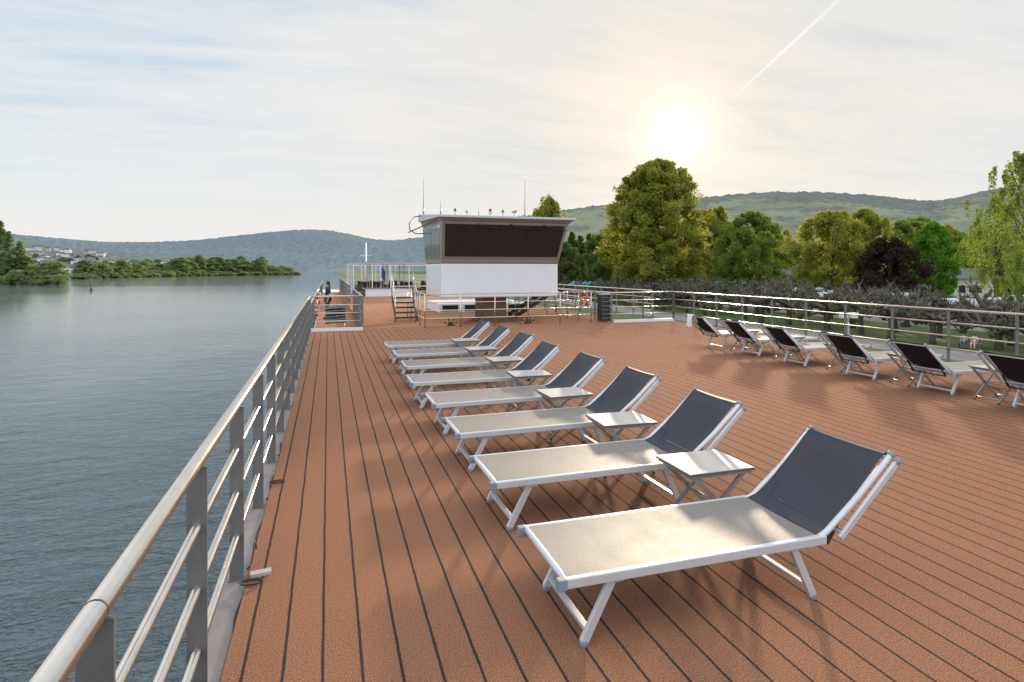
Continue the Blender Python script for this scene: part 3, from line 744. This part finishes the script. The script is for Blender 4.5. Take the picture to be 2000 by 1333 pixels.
# ------------------------------------------------------------------ loungers
HW=.31
def lounger(right=False):
    e=thing('sun_lounger','','sun lounger')
    fr=MB()
    for s in (-1,1):
        fr.bar((0.0,s*HW,.355),(1.62,s*HW,.355),.034,.050)
        fr.bar((-.03,s*HW,.353),(.02,s*HW,.353),.044,.056,1)
    fr.tube((.02,-HW,.362),(.02,HW,.362),.018,n=12); fr.tube((1.60,-HW,.33),(1.60,HW,.33),.017,n=10)
    ob('frame',fr.mesh('frame',[M['alu'],M['capgrey']]),e,bev=.011)
    b=MB(); nx,ny=20,8
    for i in range(nx+1):
        for j in range(ny+1):
            u=i/nx; v=j/ny*2-1
            b.v.append((.03+1.57*u, v*(HW-.014), .380-.012*(1-v*v)*(.3+.7*math.sin(math.pi*u))-.005*(u>.97)))
    for i in range(nx):
        for j in range(ny): a=i*(ny+1)+j; b.f.append([a,a+ny+1,a+ny+2,a+1]); b.m.append(0); b.s.append(True)
    o=ob('seat',b.mesh('seat_fabric',[M['sling']]),e)
    bb=MB(); w2=HW-.008
    for s in (-1,1):
        bb.path([(1.50,s*w2,.325),(1.64,s*w2,.39),(1.87,s*w2,.565),(2.12,s*w2,.785)],.018,10)
        bb.bar((1.70,s*(HW+.03),.36),(2.13,s*(HW+.03),.755),.020,.036)
        bb.tube((2.115,s*w2,.78),(2.135,s*w2,.80),.021,n=12,mi=1)
        bb.tube((2.12,s*(HW+.03),.75),(2.142,s*(HW+.03),.768),.021,n=12,mi=1)
    bb.tube((2.10,-w2,.77),(2.10,w2,.77),.014,n=10)
    bb.tube((1.73,-HW-.03,.38),(1.73,HW+.03,.38),.012,n=8)
    bk=ob('backrest',bb.mesh('backrest_frame',[M['alu'],M['capgrey']]),e,bev=.004)
    b=MB()
    P0=[(1.575,.360),(1.64,.380),(1.70,.420),(1.78,.485),(1.87,.565),(1.94,.63),(2.0,.69),(2.085,.775),(2.11,.785),(2.12,.77),(2.10,.745)]
    for q,(x,z) in enumerate(P0):
        for j in range(ny+1):
            v=j/ny*2-1; sag=.055*(1-v*v)*math.sin(math.pi*min(1,q/7))*(q<8)
            if q in (7,8): sag=.012*(1-v*v)
            b.v.append((x+sag*.7,v*(HW-.022),z-sag*.75+.018))
    for i in range(len(P0)-1):
        for j in range(ny): a=i*(ny+1)+j; b.f.append([a,a+ny+1,a+ny+2,a+1]); b.m.append(0); b.s.append(True)
    ob('backrest_fabric',b.mesh('backrest_fabric',[M['slingblack'] if right else M['slingdark']]),bk)
    b=MB()
    for s in (-1,1): b.bar((1.80,s*(HW-.05),.47),(1.68,s*(HW-.05),.30),.012,.03)
    b.tube((1.68,-HW+.05,.30),(1.68,HW-.05,.30),.01,n=8)
    ob('prop_bar',b.mesh('prop_bar',[M['black'] ]),bk)
    lw=HW-.05
    for (xt,xb) in ((.30,.13),(1.42,1.57)):
        for s in (-1,1):
            b=MB(); b.bar((xt,s*(lw+.01),.335),(xb,s*(lw+.01),.02),.028,.046); b.tube((xb,s*(lw+.01),.0),(xb,s*(lw+.01),.03),.022,n=10,mi=1)
            b.bar((xt-.05,s*(lw+.01),.325),(xt+.05,s*(lw+.01),.325),.03,.05)
            ob('leg',b.mesh('leg',[M['alu'],M['capgrey']]),e,bev=.005)
        b=MB(); f=.84; xm=xt+(xb-xt)*f; zm=.335+(.02-.335)*f
        b.bar((xm,-lw-.01,zm),(xm,lw+.01,zm),.034,.022); ob('crossbar',b.mesh('crossbar',[M['alu']]),e,bev=.003)
    return e
LY=[3.0,4.37,5.67,6.93,8.27,9.62,10.97,12.3]
e0=lounger(); e0['label']='white framed lounger with grey seat and charcoal backrest'; e0['group']='sun loungers in a row beside tables'
e0.location=(1.10,LY[0],0)
for i,y in enumerate(LY[1:]): copy_thing(e0,(1.10+rc.uniform(-.03,.06),y,0),rc.uniform(-.015,.02))
e1=lounger(True); e1['label']='sun lounger with black raised backrest facing the railing'; e1['group']='sun loungers facing the bank railing'
RY=[12.15,10.9,9.5,8.08,6.72,5.35]
e1.location=(10.5,RY[0],0); e1.rotation_euler=(0,0,math.pi)
e1['label']='sun lounger with black backrest and white towel on it'
for y in RY[1:]: copy_thing(e1,(10.5+rc.uniform(-.06,.06),y,0),math.pi+rc.uniform(-.03,.03),label='sun lounger with black raised backrest facing the railing')
b=MB(); pr=[(8.52,.62),(8.45,.74),(8.385,.825),(8.355,.825),(8.335,.72),(8.325,.6),(8.32,.5)]
for i,(x,z) in enumerate(pr):
    for j in range(9): b.v.append((x+.02*math.sin(j*1.3+i),12.20+.03*j+.01*math.sin(i*2+j),z+.01*math.sin(j*2.1)))
for i in range(len(pr)-1):
    for j in range(8): a=i*9+j; b.f.append([a,a+9,a+10,a+1]); b.m.append(0); b.s.append(True)
o=thing('towel','white towel hung over the lounger backrest','towel',me=b.mesh('towel',[M['whitecloth']])); o.modifiers.new('t','SOLIDIFY').thickness=.02
o.modifiers.new('s','SUBSURF').render_levels=1

def table():
    e=thing('side_table','small folding side table with pale square top','table')
    b=MB(); b.box(-.262,.262,-.222,.222,.470,.486,0)
    tp=ob('table_top',b.mesh('table_top',[M['tabletop']]),e,bev=.004)
    b=MB()
    b.box(-.268,.268,-.228,-.2225,.468,.483); b.box(-.268,.268,.2225,.228,.468,.483); b.box(-.268,-.2625,-.2224,.2224,.468,.483); b.box(.2625,.268,-.2224,.2224,.468,.483)
    ob('edge',b.mesh('table_edge',[M['tableedge']]),tp)
    b=MB()
    for s in (-1,1): b.box(-.25,.25,s*.2-.012,s*.2+.012,.445,.467)
    b.box(-.25,-.23,-.188,.188,.445,.466); b.box(.23,.25,-.188,.188,.445,.466)
    ob('apron',b.mesh('apron',[M['alug']]),e)
    for s in (-1,1):
        for d in (-1,1):
            b=MB(); yy=s*(.2 if d>0 else .172); b.bar((-d*.22,yy,.45),(d*.24,yy,.01),.016,.030); b.tube((d*.24,yy,0),(d*.24,yy,.02),.014,n=8,mi=1); ob('leg',b.mesh('leg',[M['alug'],M['black']]),e)
    for p,q,r in (((.2,-.2,.05),(.2,.2,.05),.009),((-.2,-.172,.05),(-.2,.172,.05),.009),((0,-.2,.235),(0,.2,.235),.007)):
        ob('crossbar',MB().tube(p,q,r,n=8).mesh('crossbar',[M['alug']]),e)
    return e
t0=table(); t0['group']='folding side tables between the loungers'; t0.location=(2.65,3.73,0)
for a,c in list(zip(LY,LY[1:]))[1:]: copy_thing(t0,(2.65+rc.uniform(-.04,.04),(a+c)/2+.03,0),rc.uniform(-.05,.05))
for a,c in zip(RY,RY[1:]): copy_thing(t0,(9.3+rc.uniform(-.05,.05),(a+c)/2,0),rc.uniform(-.06,.06))

# ------------------------------------------------------------------ wheelhouse
e=thing('wheelhouse','white and taupe raised wheelhouse with wraparound dark windows','wheelhouse')
b=MB(); b.box(3.67,7.92,19.8,23.1,.93,2.11); ob('wall',b.mesh('wheelhouse_wall',[M['white']]),e,bev=.04)
b=MB(); b.box(5.38,6.22,20.6,22.0,.06,.93); b.box(5.28,6.32,20.5,22.1,0,.06); ob('column',b.mesh('column',[M['brown']]),e,bev=.02)
cab=[(3.66,19.79,2.112),(7.93,19.79,2.112),(3.66,23.1,2.112),(7.93,23.1,2.112),(3.56,19.15,3.5),(8.06,19.15,3.5),(3.56,23.3,3.5),(8.06,23.3,3.5)]
b=MB(); b.hexa(cab); ob('cabin',b.mesh('cabin',[M['taupe']]),e,bev=.03)
def quadpanel(A0,B0,C0,D0,off,mat,u0,u1,v0,v1,parent,nm='window'):
    A0,B0,C0,D0=map(Vector,(A0,B0,C0,D0))
    def P_(u,v): return A0.lerp(B0,u).lerp(D0.lerp(C0,u),v)
    n=(B0-A0).cross(D0-A0).normalized()*off
    vs=[P_(u,v)+n*k for k in (-1,1) for v in (v0,v1) for u in (u0,u1)]
    b=MB(); b.hexa(vs); return ob(nm,b.mesh(nm,[mat]),parent)
f=(cab[0],cab[1],cab[5],cab[4])
win=quadpanel(*f,.014,M['reflglass'],.025,.972,.17,.945,e)
for (u0,u1,v0,v1) in ((.02,.977,.945,.965),(.02,.977,.15,.17),(.015,.025,.15,.965),(.972,.982,.15,.965)):
    quadpanel(*f,.022,M['alug'],u0,u1,v0,v1,win,nm='frame')
s_=(cab[2],cab[0],cab[4],cab[6])
m,nt=nt_new('pale_side_glass'); principled(nt,mixc(nt,noise_n(nt,objc(nt),1.5),(.18,.25,.25),(.28,.34,.33)),.06,0,None,.8); M['sideglass']=m  # greenish sky reflection painted into the pane colour
quadpanel(*s_,.014,M['sideglass'],.04,.47,.12,.93,e); quadpanel(*s_,.014,M['sideglass'],.51,.93,.12,.93,e)
s2=(cab[1],cab[3],cab[7],cab[5])
quadpanel(*s2,.014,M['sideglass'],.06,.94,.12,.93,e)
b=MB(); b.hexa([(3.42,18.98,3.615),(8.28,18.98,3.615),(3.42,23.5,3.78),(8.28,23.5,3.78),(3.42,18.98,3.70),(8.28,18.98,3.70),(3.42,23.5,4.10),(8.28,23.5,4.10)])
ob('roof',b.mesh('roof',[M['roofgrey']]),e,bev=.02)
b=MB(); b.hexa([(3.6,19.2,3.502),(8.1,19.2,3.502),(3.6,23.3,3.502),(8.1,23.3,3.502),(3.5,19.05,3.612),(8.2,19.05,3.612),(3.5,23.4,3.775),(8.2,23.4,3.775)]); ob('soffit',b.mesh('soffit',[M['taupe']]),e)
def roofz(y): return 3.70+(y-18.98)/(4.52)*.40
def whip(x,y,h,r=.012): 
    b=MB(); z=roofz(y); b.tube((x,y,z-.02),(x,y,z+.25),.03,n=8); b.tube((x,y,z+.2),(x,y,z+h),r,.008,n=6); ob('antenna',b.mesh('antenna',[M['alug']]),e)
whip(3.6,23.3,1.45,.016); whip(7.6,22.6,1.5,.016); whip(4.2,22.8,.6)
for i,(x,k) in enumerate(((4.5,0),(4.95,1),(5.4,2),(5.85,3),(6.35,0),(6.8,4))):
    y=21.5; z=roofz(y); b=MB(); b.tube((x,y,z-.02),(x,y,z+.17),.013,n=6)
    if k==0: b.tube((x,y,z+.15),(x,y,z+.25),.055,.04,n=10,mi=1)
    elif k==1: b.tube((x,y,z+.10),(x,y,z+.18),.03,.06,n=10)
    elif k==2: b.tube((x,y,z+.1),(x,y,z+.30),.028,n=8,mi=2); b.ball((x,y,z+.31),.05,2)
    elif k==3: b.box(x-.045,x+.045,y-.04,y+.04,z+.17,z+.27,1); b.box(x-.08,x+.08,y-.03,y+.03,z+.08,z+.11)
    else: b.tube((x-.09,y,z+.17),(x+.09,y,z+.21),.035,.055,n=10)
    ob('navigation_light',b.mesh('nav',[M['alug'],M['brown'],M['white']]),e)
for x in (4.75,5.9,7.1):
    b=MB(); b.path([(x,19.12,3.44),(x+.25,19.16,3.36),(x+.75,19.19,3.31)],.016,6); b.path([(x+.15,19.17,3.37),(x+.95,19.19,3.26)],.013,6)
    ob('wiper',b.mesh('wiper',[M['black']]),e)
b=MB(); b.path([(3.45,22.9,3.98),(3.2,23,3.95),(3.0,23,3.7),(3.02,23,3.45),(3.25,23,3.3),(3.6,23,3.3)],.02,6); ob('cable',b.mesh('cable',[M['black']]),e)
b=MB(); b.bar((3.0,23.2,3.35),(3.55,19.9,3.6),.03,.03); ob('side_rail',b.mesh('side_rail',[M['black']]),e)

def stop():
    e=thing('deck_roller','yellow and black half round deck roller','roller')
    b=MB(); n=9
    for k in range(n):
        a0=math.pi*k/n; a1=math.pi*(k+1)/n
        p=[(math.cos(a0),math.sin(a0)),(math.cos(a1),math.sin(a1))]
        b.hexa([(p[0][0]*.20,-.04,p[0][1]*.20),(p[0][0]*.24,-.04,p[0][1]*.24),(p[0][0]*.20,.04,p[0][1]*.20),(p[0][0]*.24,.04,p[0][1]*.24),(p[1][0]*.20,-.04,p[1][1]*.20),(p[1][0]*.24,-.04,p[1][1]*.24),(p[1][0]*.20,.04,p[1][1]*.20),(p[1][0]*.24,.04,p[1][1]*.24)],k%2)
    ob('ring',b.mesh('ring',[M['yellow'],M['black']]),e)
    b=MB(); b.tube((0,-.05,.04),(0,.05,.04),.10,n=14); ob('base',b.mesh('base',[M['black']]),e); return e
st=stop(); st['group']='yellow and black deck rollers'; st.location=(3.95,19.6,0); copy_thing(st,(6.75,19.7,0))
def stairs(label,loc,rz,n=5,run=.24,rise=.17,w=.85):
    e=thing('staircase',label,'staircase',loc,(0,0,rz))
    for i in range(n): ob('tread',MB().box(-w/2,w/2,i*run,i*run+run*.95,(i+1)*rise-.05,(i+1)*rise).mesh('tread',[M['black']]),e)
    for s in (-1,1):
        b=MB(); b.bar((s*(w/2+.02),-.05,.05),(s*(w/2+.02),n*run,n*rise),.03,.16); ob('stringer',b.mesh('stringer',[M['black']]),e)
        b=MB(); b.tube((s*(w/2+.03),-.05,.95),(s*(w/2+.03),n*run,n*rise+.95),.018,n=10); b.tube((s*(w/2+.03),-.05,.5),(s*(w/2+.03),n*run,n*rise+.5),.012,n=8)
        for q in (0,.5,1): b.tube((s*(w/2+.03),-.05+q*(n*run+.05),q*n*rise),(s*(w/2+.03),-.05+q*(n*run+.05),q*n*rise+.95),.016,n=8)
        ob('handrail',b.mesh('stair_rail',[M['steel']]),e)
    return e
stairs('short dark stair with steel handrails by wheelhouse',(2.72,21.6,0),0,w=.75)
stairs('dark stair with steel handrails rising beside wheelhouse',(7.1,22.6,0),R(-90),5,.26,.17)
o=thing('deck_skylight','low white box skylight behind the wheelhouse column','skylight'); b=MB(); b.box(4.6,8.6,25.4,28.5,0,.42); ob('base',b.mesh('base',[M['white']]),o,bev=.03)
wm=MB().box(-.35,.35,-.015,.015,-.14,.12).mesh('window',[M['glassdark']])
for i in range(4): ob('window',wm,o,(5.1+i*1.0,25.39,.22))
def lifebuoy():
    e=thing('lifebuoy','orange ring lifebuoy with white bands on railing','lifebuoy')
    b=MB(); n=24; k=8
    for i in range(n):
        a=2*math.pi*i/n
        for j in range(k):
            c=2*math.pi*j/k; r=.27+.055*math.cos(c); b.v.append((r*math.cos(a),.055*math.sin(c),r*math.sin(a)))
    for i in range(n):
        for j in range(k):
            b.f.append([i*k+j,((i+1)%n)*k+j,((i+1)%n)*k+(j+1)%k,i*k+(j+1)%k]); b.m.append(1 if i%6==0 else 0); b.s.append(True)
    ob('ring',b.mesh('ring',[M['orange'],M['white']]),e)
    b=MB(); b.tube((-.1,-.05,.3),(.1,-.05,.3),.012,n=6); ob('bracket',b.mesh('bracket',[M['alug']]),e); return e
lb=lifebuoy(); lb['group']='lifebuoys on the railings'; lb.location=(XL+.12,23.2,.45); lb.rotation_euler=(0,0,R(90))
copy_thing(lb,(9.6,21.2,.75),R(88)); copy_thing(lb,(XL+.12,31,.45),R(90))
e=thing('deck_locker','black slatted locker beside stairwell railing','locker',(9.6,19.45,0))
b=MB(); b.box(-.20,.20,-.2,.2,.04,.98); ob('body',b.mesh('body',[M['black']]),e,bev=.01)
sm=MB().box(-.21,.21,-.213,-.202,-.008,.008).mesh('slat',[M['capgrey']])
for i in range(6): ob('slat',sm,e,(0,0,.15+i*.15))
b=MB(); b.box(-.22,.22,-.22,.22,.982,1.01); ob('lid',b.mesh('lid',[M['capgrey']]),e,bev=.01)
e=thing('stacked_loungers','stack of folded black loungers beside stairwell railing','stack of loungers',(.25,22.4,-.3))
for i in range(6):
    b=MB(); b.bar((-.35,0,0),(.35,0,.02),.9,.05,1); b.bar((-.36,-.45,.02),(.36,-.45,.04),.03,.03); b.bar((-.36,.45,.02),(.36,.45,.04),.03,.03)
    ob('folded_lounger',b.mesh('folded',[M['capgrey'],M['slingblack']]),e,(0,0,.3+i*.1),(0,R(rc.uniform(-4,4)),0))
lm=MB().tube((0,0,0),(0,0,.3),.02,n=8).mesh('leg',[M['alu']])
for x in (-.3,.3):
    for y in (-.4,.4): ob('leg',lm,e,(x,y,0))
b=MB(); b.box(-.475,1.04,19.07,60,-.37,-.3); structure('side_deck_floor',b.mesh('side_deck',[M['deck']]))
b=MB(); b.box(9.76,12.2,19.07,60,-.37,-.3); structure('bank_side_deck_floor',b.mesh('side_deck',[M['deck']]))

e=thing('deck_canopy','white flat steel canopy frame over far deck','canopy',(0,0,0))
b=MB(); X0,X1,Y0,Y1,ZC=1.7,9.6,43,57,2.28
for y in (Y0,Y1): b.box(X0,X1,y-.05,y+.05,ZC,ZC+.12)
for x in (X0,X1): b.box(x-.05,x+.05,Y0+.06,Y1-.06,ZC,ZC+.12)
for i in range(1,8): b.box(X0+.06,X1-.06,Y0+i*1.8-.03,Y0+i*1.8+.03,ZC+.02,ZC+.1)
ob('roof_frame',b.mesh('roof_frame',[M['white']]),e)
b=MB(); b.box(X0-.1,X1+.1,Y0-.2,Y0+7,ZC+.125,ZC+.16); ob('roof',b.mesh('canopy_roof',[M['roofgrey']]),e)
pp=MB().box(-.03,.03,-.03,.03,0,ZC-.002).mesh('post',[M['white']])
for y in (Y0,Y0+3,Y0+6,Y0+9,Y1):
    for x in (X0,X0+1.3,X0+2.6,X0+3.9,X1): ob('post',pp,e,(x,y,0))
rb=MB().box(X0+.05,X1-.05,-.02,.02,-.02,.02).mesh('cross_rail',[M['white']])
for y in (Y0+6,Y0+9):
    for z in (.5,1.0): ob('cross_rail',rb,e,(0,y+.06,z))
e=thing('bar_counter','low white counter under the deck canopy','counter',(4.1,42.5,0))
b=MB(); b.box(-1.6,1.6,-.3,.3,0,.55); ob('body',b.mesh('body',[M['white']]),e,bev=.02)
b=MB(); b.box(-1.65,1.65,-.35,.35,.552,.59); ob('counter_top',b.mesh('top',[M['alug']]),e)
def chair():
    e=thing('wicker_chair','dark wicker armchair under the deck canopy','chair',group='dark wicker chairs under the canopy')
    b=MB(); b.box(-.27,.27,-.27,.27,.36,.46); ob('seat',b.mesh('seat',[M['darkwicker']]),e,bev=.02)
    b=MB(); b.bar((0,.27,.47),(0,.34,.95),.54,.05); ob('backrest',b.mesh('back',[M['darkwicker']]),e)
    am=MB().box(-.025,.025,-.25,.25,.6,.65).mesh('arm',[M['darkwicker']])
    for x in (-.275,.275): ob('armrest',am,e,(x,0,0))
    lm=MB().box(-.02,.02,-.02,.02,0,.36).mesh('leg',[M['darkwicker']])
    for x in (-.25,.25):
        for y in (-.25,.25): ob('leg',lm,e,(x,y,0))
    return e
ch=chair(); ch.location=(2.2,43.2,0)
for i in range(24): copy_thing(ch,(2.3+(i%6)*1.1+rc.uniform(-.15,.15),43.8+(i//6)*1.8,0),rc.uniform(0,6))
e=thing('signal_mast','white signal mast with crossbar on far deck','mast',(3.1,52,0))
b=MB(); b.tube((0,0,0),(0,0,4.2),.09,.05,n=8); b.tube((-.5,0,3.1),(.5,0,3.1),.025,n=6); ob('pole',b.mesh('pole',[M['white']]),e)
def flag(x,y,rz):
    e=thing('flag','dark blue flag hanging from white pole','flag',(x,y,0),(0,0,rz))
    b=MB(); b.tube((0,0,0),(0,0,2.2),.02,n=6); ob('pole',b.mesh('pole',[M['white']]),e)
    b=MB()
    for i in range(7):
        for j in range(5): b.v.append((.02+i*.05,.06*math.sin(i*1.7+j*.5),2.15-j*.2-i*.06))
    for i in range(6):
        for j in range(4): a=i*5+j; b.f.append([a,a+5,a+6,a+1]); b.m.append(0); b.s.append(True)
    ob('cloth',b.mesh('cloth',[M['blueflag']]),e)
flag(3.6,42.9,.4)
x,y=lp(178,205); e=thing('river_buoy','small green river marker buoy floating on water','buoy',(x,y,WZ))
b=MB(); b.tube((0,0,-.2),(0,0,.3),.8,.7,n=12); ob('float',b.mesh('float',[M['greenpaint']]),e)
b=MB(); b.tube((0,0,.3),(0,0,1.7),.5,.12,n=10); b.ball((0,0,1.85),.25); ob('topmark',b.mesh('topmark',[M['greenpaint']]),e)

# ------------------------------------------------------------------ light and sky
S=bearing((1322-1000)/1150,(527-262)/1150)
el=math.asin(S.z); az=math.atan2(S.x,S.y)
sun=bpy.data.lights.new('sun','SUN'); sun.energy=4.2; sun.angle=R(3.0); sun.color=(1,.80,.56)
so=bpy.data.objects.new('sun',sun); COL.objects.link(so); so.rotation_euler=(-S).to_track_quat('-Z','Y').to_euler(); so.location=(20,40,30)
w=bpy.data.worlds.new('World'); scene.world=w; w.use_nodes=True; nt=w.node_tree; nt.nodes.clear()
out=nt.nodes.new('ShaderNodeOutputWorld'); bg=nt.nodes.new('ShaderNodeBackground')
sky=nt.nodes.new('ShaderNodeTexSky'); sky.sky_type='NISHITA'; sky.sun_disc=False; sky.sun_elevation=el; sky.sun_rotation=az; sky.dust_density=1.0
tc=nt.nodes.new('ShaderNodeTexCoord'); dirv=vmath(nt,'NORMALIZE',tc.outputs['Generated']).outputs[0]
sx=nt.nodes.new('ShaderNodeSeparateXYZ'); L(nt,dirv,sx.inputs[0])
z=math_n(nt,'MAXIMUM',sx.outputs[2],0.0)
grad=ramp(nt,z,[(0,(.96,.88,.74)),(.05,(.91,.88,.80)),(.12,(.75,.83,.85)),(.24,(.60,.72,.81)),(.42,(.53,.65,.79)),(1,(.46,.56,.71))])
den=math_n(nt,'ADD',z,.13)
cx=nt.nodes.new('ShaderNodeCombineXYZ'); L(nt,math_n(nt,'DIVIDE',sx.outputs[0],den),cx.inputs[0]); L(nt,math_n(nt,'DIVIDE',sx.outputs[1],den),cx.inputs[1])
P1=mapping(nt,cx.outputs[0],(.6,1.35,1),(0,0,R(28)))
c1=noise_n(nt,P1,1.1,9,.6,.6)
c2=noise_n(nt,mapping(nt,cx.outputs[0],(.9,3.2,1),(0,0,R(42)),(3,1,0)),1.5,9,.66,.9)
c3=noise_n(nt,cx.outputs[0],.5,4,.5,.4)
cf=math_n(nt,'ADD',math_n(nt,'ADD',math_n(nt,'MULTIPLY',c1,.52),math_n(nt,'MULTIPLY',c2,.36)),math_n(nt,'MULTIPLY',c3,.30))
cf=ramp(nt,cf,[(.47,0.0),(.57,.6),(.68,1.0)])
dt=vmath(nt,'DOT_PRODUCT',dirv,tuple(S)).outputs['Value']; dt=math_n(nt,'MAXIMUM',dt,0.0)
broad=math_n(nt,'POWER',dt,7.0); g1=math_n(nt,'POWER',dt,85.0); g2=math_n(nt,'POWER',dt,900.0)
ccol=mixc(nt,broad,(.84,.845,.86),(.90,.84,.755))
skyc=mixc(nt,math_n(nt,'MULTIPLY',broad,.65),grad,(.78,.73,.68))
skyc=mixc(nt,cf,skyc,ccol)
def addc(a,fac,col):
    v=nt.nodes.new('ShaderNodeVectorMath'); v.operation='SCALE'; v.inputs[0].default_value=col; L(nt,fac,v.inputs['Scale'])
    return vmath(nt,'ADD',a,v.outputs[0]).outputs[0]
skyc=addc(skyc,g1,(.15,.085,.0)); skyc=addc(skyc,g2,(.6,.5,.38))
d1=bearing((1650-1000)/1150,(527+10)/1150); d2=bearing((1435-1000)/1150,(527-188)/1150); nrm=d1.cross(d2).normalized(); mid=(d1+d2).normalized(); half=mid.dot(d1)
dist=math_n(nt,'ABSOLUTE',vmath(nt,'DOT_PRODUCT',dirv,tuple(nrm)).outputs['Value'])
al=vmath(nt,'DOT_PRODUCT',dirv,tuple(mid)).outputs['Value']
e1_=nt.nodes.new('ShaderNodeMapRange'); L(nt,al,e1_.inputs[0]); e1_.inputs[1].default_value=half-.002; e1_.inputs[2].default_value=half+.007
toward=vmath(nt,'DOT_PRODUCT',dirv,tuple((d1-d2).normalized())).outputs['Value']
wd=math_n(nt,'MULTIPLY_ADD',toward,.004,.0028)
tr=nt.nodes.new('ShaderNodeMapRange'); L(nt,math_n(nt,'DIVIDE',dist,wd),tr.inputs[0]); tr.inputs[1].default_value=1; tr.inputs[2].default_value=.0
cn=math_n(nt,'MULTIPLY',math_n(nt,'MULTIPLY',tr.outputs[0],e1_.outputs[0]),math_n(nt,'MULTIPLY_ADD',noise_n(nt,dirv,60,3),.8,.3))
skyc=addc(skyc,cn,(.36,.38,.42))
nsk=nt.nodes.new('ShaderNodeVectorMath'); nsk.operation='SCALE'; L(nt,sky.outputs[0],nsk.inputs[0]); nsk.inputs['Scale'].default_value=.002
skyc=vmath(nt,'ADD',skyc,nsk.outputs[0]).outputs[0]
# added sky boost overhead and behind the camera, brightening deck, trees and water
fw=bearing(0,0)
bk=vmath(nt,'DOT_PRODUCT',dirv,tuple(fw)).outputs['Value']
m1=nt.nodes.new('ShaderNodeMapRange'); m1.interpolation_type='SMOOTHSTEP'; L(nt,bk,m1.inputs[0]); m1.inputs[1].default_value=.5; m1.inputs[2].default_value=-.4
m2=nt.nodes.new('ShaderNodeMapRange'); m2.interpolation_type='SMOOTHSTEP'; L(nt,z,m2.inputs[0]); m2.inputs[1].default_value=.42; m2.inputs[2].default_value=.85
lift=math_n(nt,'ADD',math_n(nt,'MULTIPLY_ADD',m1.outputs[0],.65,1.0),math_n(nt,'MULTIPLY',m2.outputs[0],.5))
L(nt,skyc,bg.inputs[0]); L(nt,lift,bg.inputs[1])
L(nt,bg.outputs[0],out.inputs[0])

# ------------------------------------------------------------------ camera
cam=bpy.data.cameras.new('camera'); co=bpy.data.objects.new('camera',cam); COL.objects.link(co)
co.location=(0,0,EYE); co.rotation_euler=(R(90),0,-A); cam.sensor_width=36; cam.lens=1150/2000*36; cam.shift_y=-139.5/2000; cam.clip_end=30000; cam.clip_start=.05
scene.camera=co
scene.view_settings.view_transform='Standard'; scene.view_settings.look='None'; scene.view_settings.exposure=0
